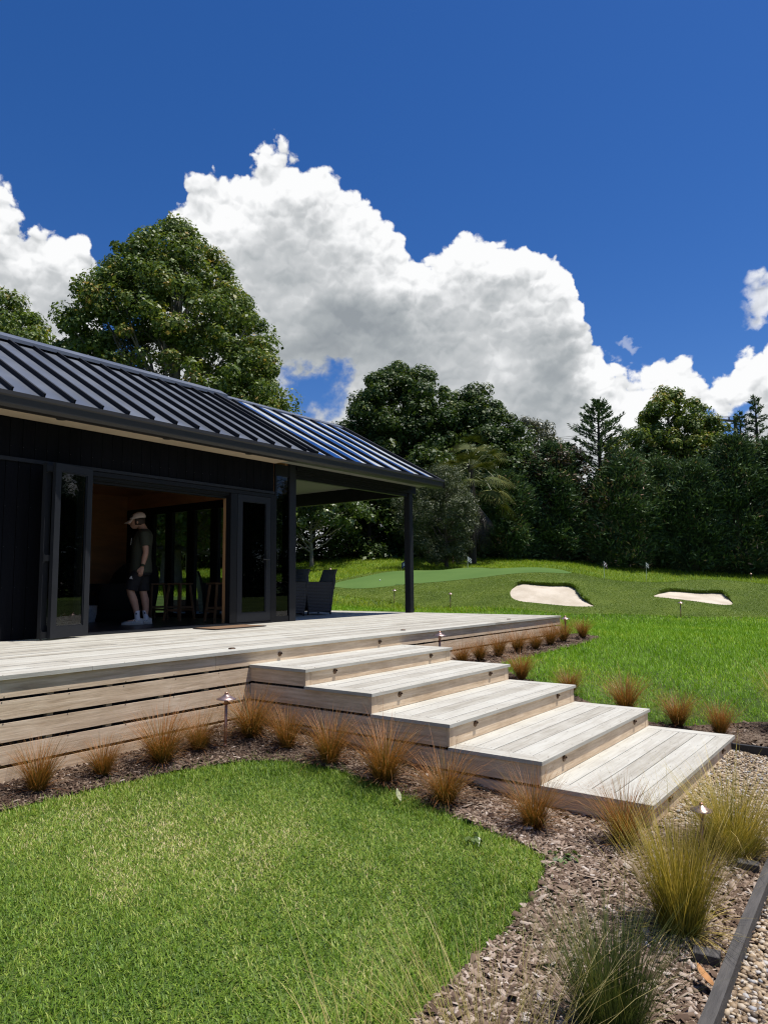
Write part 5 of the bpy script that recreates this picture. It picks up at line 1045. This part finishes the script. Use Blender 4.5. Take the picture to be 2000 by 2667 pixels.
lf2 = leafmesh('dead_leaf', .085, .02, mat('pale dead leaf', (.42, .44, .26), .7, var=.3, vscale=20)); lf2.location = (3.82, 2.78, h1(3.82, 2.78) + .06); lf2.rotation_euler = (.2, -1.0, 1.2); tag(lf2, 'single pale green dead leaf standing on the lawn edge near the tussocks', 'leaf')
def weed(name, x, y, n, s, label, m):
    V = []; F = []; R = []; k0 = 0
    for i in range(n):
        a = random.uniform(0, 6.283); r = s * random.uniform(.3, 1.0); c = np.array([[r * math.cos(a) * (1 if n < 30 else 3.2), r * math.sin(a) * (1 if n < 30 else 2.0), s * random.uniform(.25, .8)]]); nn = unit(np.array([[.5 * math.cos(a), .5 * math.sin(a), 1.0]]) + rng.normal(0, .3, (1, 3)))
        v, f = diamonds(c, nn, np.array([[math.cos(a), math.sin(a), .2]]), np.array([s * random.uniform(.5, .9)]), .75, .2); V.append(v); F.append(f + k0); R += [random.random()] * 4; k0 += 4
    o = mesh_np(name, np.vstack(V), [np.vstack(F)], m, {'rnd': R}); o.location = (x, y, h1(x, y)); return tag(o, label, 'weed', 'broad leaved weeds in the lawn')
weed('broadleaf_weed', 3.60, 2.10, 14, .06, 'broad leaved weed in the lawn by its right edge', L_LIGHT)
weed('broadleaf_weed', 3.70, 1.62, 70, .045, 'low creeping weed spreading from the lawn tip onto the mulch', L_LIGHT)
fl = MB()
for i in range(26):
    x, y = random.gauss(.95, .16), random.gauss(1.95, .28); z = h1(x, y) + random.uniform(.035, .05); fl.lathe([(.001, z), (.006, z + .002), (.004, z + .005), (.001, z + .006)], (x, y, 0), 7)
tag(fl.build('lawn_flowers', mat('yellow petals', (.75, .55, .02), .6)), kind='stuff')

# ---------------------------------------------------------------- golf flags and ball
M_STICK = mat('white flagstick', (.70, .70, .64), .4)
def flag(p, h, lb, kind, d=1):
    x, y, _ = p; z = float(fz(np.array([x]), np.array([y]))[0]); t = thing('golf_flag', lb, 'golf flag', (x, y, z), 'practice green flags')
    b = MB(); b.tube([(x, y, z - .05), (x + .004, y, z + h)], .0085, 8); b.build('flagstick', M_STICK, t)
    nx_, nz_ = 12, 8; W, Hh = .26, .19; V = []; F = []; mi = []
    for j in range(nz_ + 1):
        for i in range(nx_ + 1):
            u, v = i / nx_, j / nz_; sag = .55 * u * W; r = d * W * u * .72; wv = .025 * math.sin(u * 7 + v * 2) * u
            V.append((x + RH[0] * r + FH[0] * (wv + .10 * u), y + RH[1] * r + FH[1] * (wv + .10 * u), z + h - .005 - Hh * v - sag * (.8 + .2 * v)))
    for j in range(nz_):
        for i in range(nx_):
            F.append((j*(nx_+1)+i, j*(nx_+1)+i+1, (j+1)*(nx_+1)+i+1, (j+1)*(nx_+1)+i))
            if kind == 'check': mi.append(((i // 2) + (j // 2)) % 2)
            elif kind == 'stripe': mi.append(1 if (i + j) % 6 < 3 else 0)
            else: mi.append(1 if (3 <= i <= 8 and 2 <= j <= 5 and not (i in (5, 6) and j == 3)) else 0)
    b = MB(); b.add(V, F); b.m = mi; cols = {'check': ((.012, .012, .014), (.75, .75, .75)), 'stripe': ((.10, .012, .030), (.75, .70, .70)), 'emblem': ((.012, .022, .10), (.55, .60, .70))}[kind]
    b.build('flag', [mat('flag ' + kind + str(i), c, .8) for i, c in enumerate(cols)], t); return t
flag(FLAGS[0], .86, 'navy flag with pale emblem on the front of the putting green', 'emblem', -1)
flag(FLAGS[1], .52, 'small black and white chequered flag at the back of the putting green', 'check', 1)
flag(FLAGS[2], .86, 'dark red and white flag behind the left bunker mound', 'stripe', 1)
flag(FLAGS[3], .93, 'black and white chequered flag between the two bunkers', 'check', 1)
x, y, _ = BALL; b = MB(); b.sphere((0, 0, 0), .0265, 16, 10); o = b.build('golf_ball', mat('golf ball', (.8, .8, .78), .35), smooth=True); o.location = (x, y, float(fz(np.array([x]), np.array([y]))[0]) + .032); tag(o, 'white golf ball lying on the left part of the putting green', 'golf ball')

# ---------------------------------------------------------------- porch and room furniture
M_MAT = mat('coir doormat', (.22, .13, .07), .95, var=.3, vscale=60, bump=.5, bscale=200)
b = MB(); b.box(6.07, 6.93, 7.315, 7.74, 1.0035, 1.017); o = thing('doormat', 'flat brown coir doormat on the deck before the opening', 'doormat', (6.5, 7.53, 1.0035)); 
M_MATB = mat('doormat border', (.03, .022, .018), .9)
b.build('pile', M_MAT, o); b = MB()
for q in ((6.05, 6.07, 7.295, 7.76), (6.93, 6.95, 7.295, 7.76), (6.07, 6.93, 7.295, 7.315), (6.07, 6.93, 7.74, 7.76)): b.box(*q, 1.0035, 1.014)
b.build('border', M_MATB, o)
def wicker(name):
    m = bpy.data.materials.new(name); m.use_nodes = True; nt = NT(m.node_tree); bs = nt.nt.nodes['Principled BSDF']; tc = nt.n('ShaderNodeTexCoord'); sp = nt.n('ShaderNodeSeparateXYZ'); nt.l(tc.outputs['Object'], sp.inputs[0])
    a = nt.m('SINE', nt.m('MULTIPLY', sp.outputs[2], 230)); c = nt.m('SINE', nt.m('MULTIPLY', nt.m('ADD', sp.outputs[0], sp.outputs[1]), 160)); h = nt.m('ADD', nt.m('MULTIPLY', a, .35), nt.m('MULTIPLY', nt.m('MULTIPLY', a, c), .25)); f = nt.m('ADD', h, .5, clamp=True)
    nt.l(nt.mix(f, (.006, .006, .007, 1), (.020, .020, .022, 1)), bs.inputs['Base Color']); bs.inputs['Roughness'].default_value = .5
    bp = nt.n('ShaderNodeBump'); bp.inputs['Strength'].default_value = .8; bp.inputs['Distance'].default_value = .006; nt.l(h, bp.inputs['Height']); nt.l(bp.outputs[0], bs.inputs['Normal']); return m
M_WICK = wicker('charcoal wicker')
def make_chair():
    """tub armchair, facing local -y, back at +y"""
    t = thing('wicker_chair', 'x', 'chair', (0, 0, 0)); W = .31
    b = MB(); rings = []
    for z, y, w, th in ((.03, .25, .27, .05), (.2, .27, .285, .05), (.42, .29, .30, .05), (.60, .325, .315, .05), (.74, .35, .265, .045), (.84, .385, .275, .04), (.855, .385, .275, .03)):
        n = 9; fr = [(w * (2*i/(n-1) - 1), y + .03 * (1 - (2*i/(n-1) - 1)**2), z) for i in range(n)]; rings.append(fr + [(p[0], p[1] - th, p[2]) for p in fr[::-1]])
    b.loft(rings); b.build('backrest', M_WICK, t)
    for s in (-1, 1):
        b = MB(); b.loft([[(s * (W - .06), y0, z), (s * W, y0, z), (s * W, y1, z), (s * (W - .06), y1, z)] for z, y0, y1 in ((.05, -.24, .22), (.3, -.27, .24), (.58, -.30, .27), (.62, -.30, .27))]); b.build('armrest', M_WICK, t, bevel=.01)
    b = MB(); b.box(-W + .062, W - .062, -.27, .215, .16, .40); b.build('seat', M_WICK, t, bevel=.01)
    b = MB(); b.box(-W + .07, W - .07, -.28, .21, .402, .47); b.build('cushion', mat('charcoal cushion', (.045, .046, .05), .85), t, bevel=.02)
    for sx in (-1, 1):
        for sy in (-.22, .24): b = MB(); b.tube([(sx * .26, sy, 0), (sx * .26, sy, .06)], [.014, .018], 8); b.build('leg', M_ALUB, t)
    return t
c0 = make_chair(); A_ = math.atan2
cs = [((10.05, 9.28), R_(-112), 'charcoal wicker tub chair seen from behind right of the corner column'), ((9.45, 11.45), R_(60), 'dark wicker tub chair seen through the glazed end wall'), ((9.25, 9.25), R_(-100), 'wicker chair half hidden by the corner column and its glass')]
for i, ((x, y), r, lb) in enumerate(cs):
    o = c0 if i == 0 else copy_tree(c0); o.location = (x, y, 1.003); o.rotation_euler.z = r; tag(o, lb, 'chair', 'wicker chairs on the porch')
t = thing('porch_table', 'low dark square table between the wicker chairs on the porch', 'table', (9.75, 10.35, 1.003)); b = MB(); b.box(9.35, 10.15, 9.95, 10.75, 1.59, 1.63); b.build('tabletop', M_WICK, t, bevel=.005)
for sx in (9.40, 10.10):
    for sy in (10.0, 10.7): b = MB(); b.box(sx - .03, sx + .03, sy - .03, sy + .03, 1.003, 1.589); b.build('leg', M_WICK, t)
M_STOOL = mat('brown stool timber', (.20, .115, .06), .5, var=.35, vscale=7, stretch=(6, 6, .8))
def make_stool():
    t = thing('bar_stool', 'x', 'stool', (0, 0, 0)); Hs = .62
    b = MB(); b.box(-.17, .17, -.15, .15, Hs - .03, Hs); b.build('seat', M_STOOL, t, bevel=.008)
    for sx in (-1, 1):
        for sy in (-1, 1): b = MB(); b.obox((sx * .155, sy * .14, (Hs - .032) / 2), (.016, 0, 0), (0, .016, 0), (-sx * .030, -sy * .026, (Hs - .032) / 2)); b.build('leg', M_STOOL, t)
    for sx in (-1, 1): b = MB(); b.box(sx * .168 - .009, sx * .168 + .009, -.145, .145, .15, .185); b.build('rung', M_STOOL, t)
    for sy in (-1, 1): b = MB(); b.box(-.16, .16, sy * .150 - .009, sy * .150 + .009, .20, .235); b.build('rung', M_STOOL, t)
    return t
s0 = make_stool()
for i, ((x, y), r, lb) in enumerate([((7.46, 9.93), .25, 'wooden bar stool standing clear in the middle of the glazed end wall'), ((7.28, 10.42), .1, 'wooden bar stool just right of the person'), ((7.42, 8.84), -.2, 'wooden bar stool next to the pine reveal'), ((7.0, 10.95), .4, 'wooden bar stool hidden behind the legs of the person')]):
    o = s0 if i == 0 else copy_tree(s0); o.location = (x, y, 1.0); o.rotation_euler.z = r; tag(o, lb, 'stool', 'bar stools in the room')
M_UPH = mat('black upholstery', (.008, .009, .011), .9, var=.3, vscale=4, bump=.4, bscale=8)
t = thing('armchair', 'large black slouching armchair in the dark left part of the room', 'armchair', (6.95, 11.15, 1.0))
def soft(pts, name):
    b = MB(); n = 16; rings = []
    for z, cx_, cy_, rx, ry in pts: rings.append([(cx_ + rx * math.copysign(abs(math.cos(a)) ** .6, math.cos(a)), cy_ + ry * math.copysign(abs(math.sin(a)) ** .6, math.sin(a)), z) for a in np.linspace(0, 2 * math.pi, n, endpoint=False)])
    b.loft(rings); return b.build(name, M_UPH, t, smooth=True)
soft([(1.0, 6.95, 11.15, .50, .46), (1.15, 6.95, 11.15, .55, .52), (1.40, 6.95, 11.15, .55, .52), (1.47, 6.95, 11.15, .46, .44), (1.49, 6.95, 11.15, .2, .2)], 'seat')
soft([(1.2, 7.22, 11.02, .27, .56), (1.5, 7.25, 11.0, .27, .58), (1.8, 7.30, 10.95, .22, .50), (1.95, 7.32, 10.9, .15, .36), (1.99, 7.32, 10.88, .06, .16)], 'backrest')
soft([(1.2, 6.85, 11.60, .42, .14), (1.55, 6.85, 11.62, .44, .15), (1.62, 6.85, 11.62, .38, .10)], 'armrest'); soft([(1.2, 6.85, 10.68, .42, .14), (1.55, 6.85, 10.66, .44, .15), (1.62, 6.85, 10.66, .38, .10)], 'armrest')
t = thing('storage_basket', 'small grey white basket on the floor behind the open door leaf', 'basket', (6.30, 10.80, 1.0)); b = MB(); n = 4
M_BASK = mat('pale basket', (.52, .52, .52), .8, var=.3, vscale=30, bump=.5, bscale=120)
b.loft([[(6.30 + r * math.cos(a), 10.80 + r * math.sin(a), z) for a in np.linspace(.4, .4 + 2*math.pi, 20, endpoint=False)] for r, z in ((.13, 1.0), (.155, 1.12), (.165, 1.25), (.15, 1.25), (.12, 1.02))]); b.build('body', M_BASK, t)
b = MB(); b.lathe([(.150, 1.250), (.172, 1.250), (.172, 1.266), (.150, 1.266)], (6.30, 10.80, 0), 20); b.build('rim', M_BASK, t)
t = thing('timber_planter', 'low brown timber box on the deck beyond the glazed end wall', 'planter', (9.9, 12.75, 1.003)); b = MB()
for k in range(2): b.box(9.5, 10.3, 12.62, 12.64, 1.01 + k * .13, 1.13 + k * .13); b.box(9.5, 10.3, 12.90, 12.92, 1.01 + k * .13, 1.13 + k * .13); b.box(9.48, 9.5, 12.62, 12.92, 1.01 + k * .13, 1.13 + k * .13); b.box(10.3, 10.32, 12.62, 12.92, 1.01 + k * .13, 1.13 + k * .13)
b.build('boards', M_STOOL, t); b = MB(); b.box(9.505, 10.295, 12.645, 12.895, 1.01, 1.22); b.build('soil', mat('potting soil', (.02, .014, .01), .95), t)
b = MB(); b.tube([(7.86, 8.10, 1.09), (7.83, 8.06, 1.60)], .0075, 8); b.lathe([(.001, 0), (.012, 0), (.012, .05), (.001, .055)], (7.83, 8.06, 1.595), 8); o = b.build('white_rod', mat('white rod', (.65, .66, .68), .4)); tag(o, 'thin white rod leaning inside the glazed corner next to the column', 'rod')

# ---------------------------------------------------------------- the man in the room
M_SKIN = mat('skin', (.50, .285, .20), .5, var=.12, vscale=12, spec=.35)
def person():
    B0 = Vector((6.36, 9.42, 1.002)); f = Vector((-RH[0], -RH[1], 0)).normalized(); lt = Vector((-FH[0], -FH[1], 0)).normalized()
    # turned a little towards the camera
    f, lt = (f * .97 + lt * .24).normalized(), (lt * .97 - f * .24).normalized(); U3 = Vector((0, 0, 1))
    def P(a, h, s=0.0): return B0 + f * a + U3 * h + lt * s
    t = thing('person', 'man in pale cap, olive T-shirt and black shorts looking down inside the room', 'person', B0)
    def fuse(bm_, name, m, vox=.007, it=4, parent=t):
        o = bm_.build(name, m, parent); md = o.modifiers.new('fuse', 'REMESH'); md.mode = 'VOXEL'; md.voxel_size = vox; s = o.modifiers.new('soft', 'SMOOTH'); s.iterations = it; s.factor = .5
        dg = bpy.context.evaluated_depsgraph_get(); me = bpy.data.meshes.new_from_object(o.evaluated_get(dg)); o.modifiers.clear(); o.data = me; me.shade_smooth()
        if not me.materials: me.materials.append(m)
        return o
    def ell(b, c, ra, rh, rs, n=14, m=10):   # ellipsoid with radii along forward, up, side
        rings = []
        for j in range(m + 1):
            a = math.pi * j / m; r = max(math.sin(a), .02); rings.append([c + f * (ra * r * math.cos(2*math.pi*k/n)) + lt * (rs * r * math.sin(2*math.pi*k/n)) - U3 * (rh * math.cos(a)) for k in range(n)])
        b.loft(rings)
    def stack(b, rows, n=18):   # rows (height, centre forward, centre side, half depth, half width)
        b.loft([[P(ca + da * math.cos(2*math.pi*k/n), h, cs + ws * math.sin(2*math.pi*k/n)) for k in range(n)] for h, ca, cs, da, ws in rows])
    b = MB()
    # legs: near (left) leg steps forward, far leg straighter behind
    b.tube([P(.02, .86, .09), P(.09, .66, .095), P(.135, .51, .10), P(.12, .46, .10), P(.085, .36, .10), P(.05, .24, .10), P(.03, .13, .10), P(.02, .06, .10)], [.088, .078, .060, .056, .060, .048, .036, .034], 14)
    b.tube([P(-.02, .86, -.09), P(-.025, .66, -.09), P(-.03, .50, -.09), P(-.04, .45, -.09), P(-.065, .35, -.09), P(-.075, .23, -.09), P(-.08, .13, -.09), P(-.085, .06, -.09)], [.088, .078, .060, .055, .060, .048, .036, .034], 14)
    for s, a0, hh in ((.10, .02, 0), (-.09, -.085, 0)): b.tube([P(a0 - .05, .045 + hh, s), P(a0 + .04, .05 + hh, s), P(a0 + .14, .035 + hh, s)], [(.03, .032), (.034, .036), (.022, .034)], 10)
    stack(b, [(.80, .0, 0, .10, .15), (.95, -.01, 0, .11, .155), (1.08, -.005, 0, .115, .15), (1.25, -.015, 0, .125, .175), (1.36, -.03, 0, .11, .18), (1.43, -.035, 0, .06, .10)])
    b.tube([P(-.035, 1.40), P(-.005, 1.47), P(.03, 1.53)], [.068, .062, .062], 12)      # neck leaning forward
    hc = P(.075, 1.575)
    ell(b, hc, .098, .118, .078); ell(b, P(.085, 1.525), .082, .070, .060); ell(b, P(.105, 1.475), .052, .034, .042)   # skull, jaw, chin
    b.tube([P(.160, 1.575), P(.182, 1.545), P(.196, 1.525), P(.176, 1.515)], [.012, .013, .015, .010], 8)               # nose
    b.tube([P(.155, 1.503, -.022), P(.166, 1.502, 0), P(.155, 1.503, .022)], [.008, .011, .008], 6); b.tube([P(.153, 1.488, -.02), P(.163, 1.487, 0), P(.153, 1.488, .02)], [.008, .011, .008], 6)
    for s in (-1, 1): ell(b, P(.060, 1.545, s * .080), .020, .032, .011, 10, 8); ell(b, P(.150, 1.578, s * .032), .022, .010, .022, 8, 6)
    # arms
    def arm(s, elbow, wrist, dirh, thumb):
        sh = P(-.055, 1.345, s * .185); e = elbow; w = wrist
        b.tube([sh, sh.lerp(e, .5), e, e.lerp(w, .3), w], [.054, .050, .041, .043, .028], 12)
        d = dirh.normalized(); pal = w + d * .045; sdv = f if True else f
        nrm = lt * s; wd = (nrm.cross(d)).normalized()
        if wd.dot(f) < 0: wd = -wd
        b.tube([w - d * .01, w + d * .04, w + d * .085], [(.017, .024), (.016, .036), (.014, .036)], 10)
        base = w + d * .085
        for q, (o_, L) in enumerate(((.027, .068), (.009, .076), (-.009, .071), (-.026, .056))):
            p0_ = base + wd * o_; p1_ = p0_ + d * L * .45 - nrm * .008; p2_ = p1_ + d * L * .30 - nrm * .020 ; p3_ = p2_ + d * L * .20 - nrm * .022; b.tube([p0_ - d * .012, p0_, p1_, p2_, p3_], [.0095, .0092, .0085, .0078, .006], 7)
        q0 = w + d * .030 + wd * .026; b.tube([q0, q0 + d * .028 + wd * .022 - nrm * .006, q0 + d * .056 + wd * .026 - nrm * .012, q0 + d * .075 + wd * .022 - nrm * .016], [.013, .012, .010, .007], 7)
        return w, d
    wL, dL = arm(1, P(-.085, 1.07, .245), P(-.04, .865, .235), f * .22 - U3 * .97, 1)
    wR, dR = arm(-1, P(-.02, 1.08, -.235), P(.08, .88, -.20), f * .30 - U3 * .95, 1)
    body = fuse(b, 'body', M_SKIN, .0065, 3)
    # eyes and brows
    for s in (-1, 1):
        q = MB(); q.sphere(P(.160, 1.566, s * .032), .0095, 10, 8); q.build('eye', mat('eyes', (.05, .035, .03), .2), t, smooth=True)
        q = MB(); q.tube([P(.172, 1.586, s * .016), P(.172, 1.590, s * .034), P(.158, 1.585, s * .050)], [.004, .0045, .003], 6); q.build('eyebrow', mat('dark hair', (.035, .022, .015), .7), t)
    q = MB()
    rings = [[P(.075 - .012 + r * math.cos(a), z, w * math.sin(a)) for a in np.linspace(math.pi * .40, math.pi * 1.60, 15)] for z, r, w in ((1.505, .084, .066), (1.53, .098, .079), (1.57, .101, .082), (1.61, .100, .083))]
    q.loft(rings, cap=False); h_ = q.build('hair', mat('dark hair', (.035, .022, .015), .7), t, smooth=True); md = h_.modifiers.new('thickness', 'SOLIDIFY'); md.thickness = .008; md.offset = 1
    # T-shirt
    M_SHIRT = mat('olive T-shirt', (.055, .060, .040), .9, var=.2, vscale=6, bump=.4, bscale=9)
    q = MB(); stack(q, [(.775, .0, 0, .165, .205), (.85, -.002, 0, .162, .20), (1.0, .0, 0, .150, .188), (1.12, .0, 0, .148, .186), (1.25, -.012, 0, .150, .200), (1.34, -.030, 0, .138, .205), (1.39, -.036, 0, .112, .175), (1.425, -.036, 0, .085, .115), (1.445, -.028, 0, .072, .080)], 24)
    for s, e in ((1, P(-.085, 1.07, .245)), (-1, P(-.02, 1.08, -.235))):
        sh = P(-.05, 1.35, s * .175); q.tube([P(-.04, 1.36, s * .11), sh, sh.lerp(e, .42), sh.lerp(e, .66)], [.075, .078, .074, .076], 14)
    sh_ = fuse(q, 'shirt', M_SHIRT, .008, 3)
    q = MB()
    for (a, h, s, ln, ang) in ((.137, 1.30, .060, .05, .5), (.140, 1.25, .075, .03, -.4), (.145, 1.22, .055, .04, .9)): q.tube([P(a + .004, h, s), P(a + .006, h - ln * math.cos(ang), s + ln * math.sin(ang) * .4)], .005, 6)
    q.build('shirt_print', mat('pale print', (.55, .55, .52), .8), sh_)
    # shorts
    M_SHORT = mat('black shorts', (.010, .010, .013), .85, var=.2, vscale=6, bump=.3, bscale=8); q = MB()
    stack(q, [(.74, .0, 0, .145, .185), (.86, .0, 0, .135, .175)], 20)
    q.tube([P(.01, .82, .09), P(.06, .70, .097), P(.105, .60, .10), P(.125, .515, .10)], [.105, .102, .098, .099], 16); q.tube([P(-.01, .82, -.09), P(-.02, .70, -.09), P(-.025, .60, -.09), P(-.03, .50, -.09)], [.105, .102, .098, .099], 16)
    sho = fuse(q, 'shorts', M_SHORT, .008, 3); q = MB(); 
    for k in range(3):   # small slanted three bar mark on the near leg
        h = .007 + .009 * k; c = P(.125 - .013 * k + .012, .690, .193 - .010 * k * 0); q.obox(c + U3 * (h * .5), (f * .0042 + U3 * -.001), lt * .004, (U3 * h + f * .35 * h))
    q.build('mark', mat('white mark', (.7, .7, .7), .7), sho)
    # socks, shoes
    M_SOCK = mat('white socks', (.62, .64, .72), .9); M_SHOE = mat('grey white shoe', (.42, .43, .42), .6, var=.15, vscale=20); M_SOLE = mat('pale sole', (.36, .36, .34), .7); M_STR = mat('white stripe', (.7, .7, .68), .5)
    for s, a0, ank in ((.10, .02, P(.03, .13, .10)), (-.09, -.085, P(-.08, .13, -.09))):
        q = MB(); q.tube([P(a0 - .002, .055, s), P(a0 + .008, .11, s), P(a0 + .013, .155, s), P(a0 + .018, .205, s)], [.046, .040, .041, .045], 14); k_ = q.build('sock', M_SOCK, t, smooth=True)
        q = MB(); q.obox(P(a0 + .018, .165, s + .043), f * .010, lt * .002, U3 * .012); q.build('sock_mark', mat('navy mark', (.015, .02, .06), .8), k_)
        q = MB(); n = 14; rings = []
        for a, w, zt in ((-.085, .028, .075), (-.07, .036, .092), (-.02, .040, .096), (.04, .043, .092), (.09, .047, .070), (.14, .050, .056), (.19, .044, .047), (.225, .022, .036)):
            rings.append([P(a0 + a, .022 + max((zt - .022) * (1 - abs(math.cos(th)) ** 2.4) if 0 < th < math.pi else 0, 0), s + w * math.cos(th)) for th in np.linspace(0, math.pi, n)] )
        q.loft(rings); so_ = q.build('shoe', M_SHOE, t, smooth=True)
        q = MB(); out = [(-.09, .030), (-.06, .040), (0, .043), (.06, .046), (.13, .053), (.18, .048), (.225, .028)]; pl = [(a, w) for a, w in out] + [(a, -w) for a, w in out[::-1]]
        lo = [P(a0 + a, .0, s + w) for a, w in pl]; hi = [P(a0 + a * 1.0, .024 + (.006 if a > .2 else 0), s + w * 1.02) for a, w in pl]; q.loft([lo, hi]); q.build('sole', M_SOLE, so_)
        q = MB()
        for k in range(3):
            a = .02 + .028 * k; q.tube([P(a0 + a, .030, s + .048), P(a0 + a - .022, .060, s + .044), P(a0 + a - .040, .082, s + .034)], .005, 6)
        q.build('stripes', M_STR, so_)
    # cap
    M_CAP = mat('pale pink cap', (.62, .52, .49), .85, var=.1, vscale=20); q = MB(); rings = []
    tilt = lambda a, h, s: P(.066 + a, 1.600 + h - .22 * a, s)
    for j in range(9):
        th = math.pi / 2 * j / 8; r = max(math.cos(th), .03); rings.append([tilt(.117 * r * math.cos(2*math.pi*k/24), .105 * math.sin(th) ** .9, .096 * r * math.sin(2*math.pi*k/24)) for k in range(24)])
    q.loft(rings, cap=True); cp = q.build('cap', M_CAP, t, smooth=True); q = MB(); V = []; F = []
    for i in range(7):
        for k in range(11):
            a = -1.05 + 2.1 * k / 10; r = .112 + .085 * (i / 6) * math.cos(a * .75) ** .6; V.append(tilt(r * math.cos(a), .004 - .035 * (i / 6) ** 1.3 - .022 * (math.sin(a)) ** 2 * (.4 + .6 * i / 6), .098 * math.sin(a) * (1 - .05 * i / 6)))
    for i in range(6):
        for k in range(10): F.append((i*11+k, i*11+k+1, (i+1)*11+k+1, (i+1)*11+k))
    q.add(V, F); br = q.build('brim', M_CAP, cp, smooth=True); md = br.modifiers.new('thickness', 'SOLIDIFY'); md.thickness = .004
    q = MB(); 
    for (a, h, s) in ((.085, .052, .052), (.070, .056, .062), (.095, .040, .056), (.078, .040, .066)): c = tilt(a, h, s); q.sphere(c, .012, 8, 6, (1, 1, .8))
    q.build('emblem', mat('dark emblem', (.03, .025, .03), .8), cp)
    q = MB(); q.lathe([(.001, 0), (.008, 0), (.006, .004), (.001, .005)], tilt(0, .105, 0), 10); q.build('button', M_CAP, cp)
    # watch
    d = (wL - P(-.085, 1.07, .245)).normalized(); q = MB(); q.tube([wL - d * .035, wL - d * .005], .0335, 14, cap=True); wt = q.build('watch', mat('black watch', (.01, .01, .011), .4), t, smooth=False); q = MB(); q.obox(wL - d * .02 + lt * .034, lt * .005, d * .019, f * .017); q.build('watch_face', mat('watch glass', (.01, .01, .012), .1), wt, bevel=.003)
person()
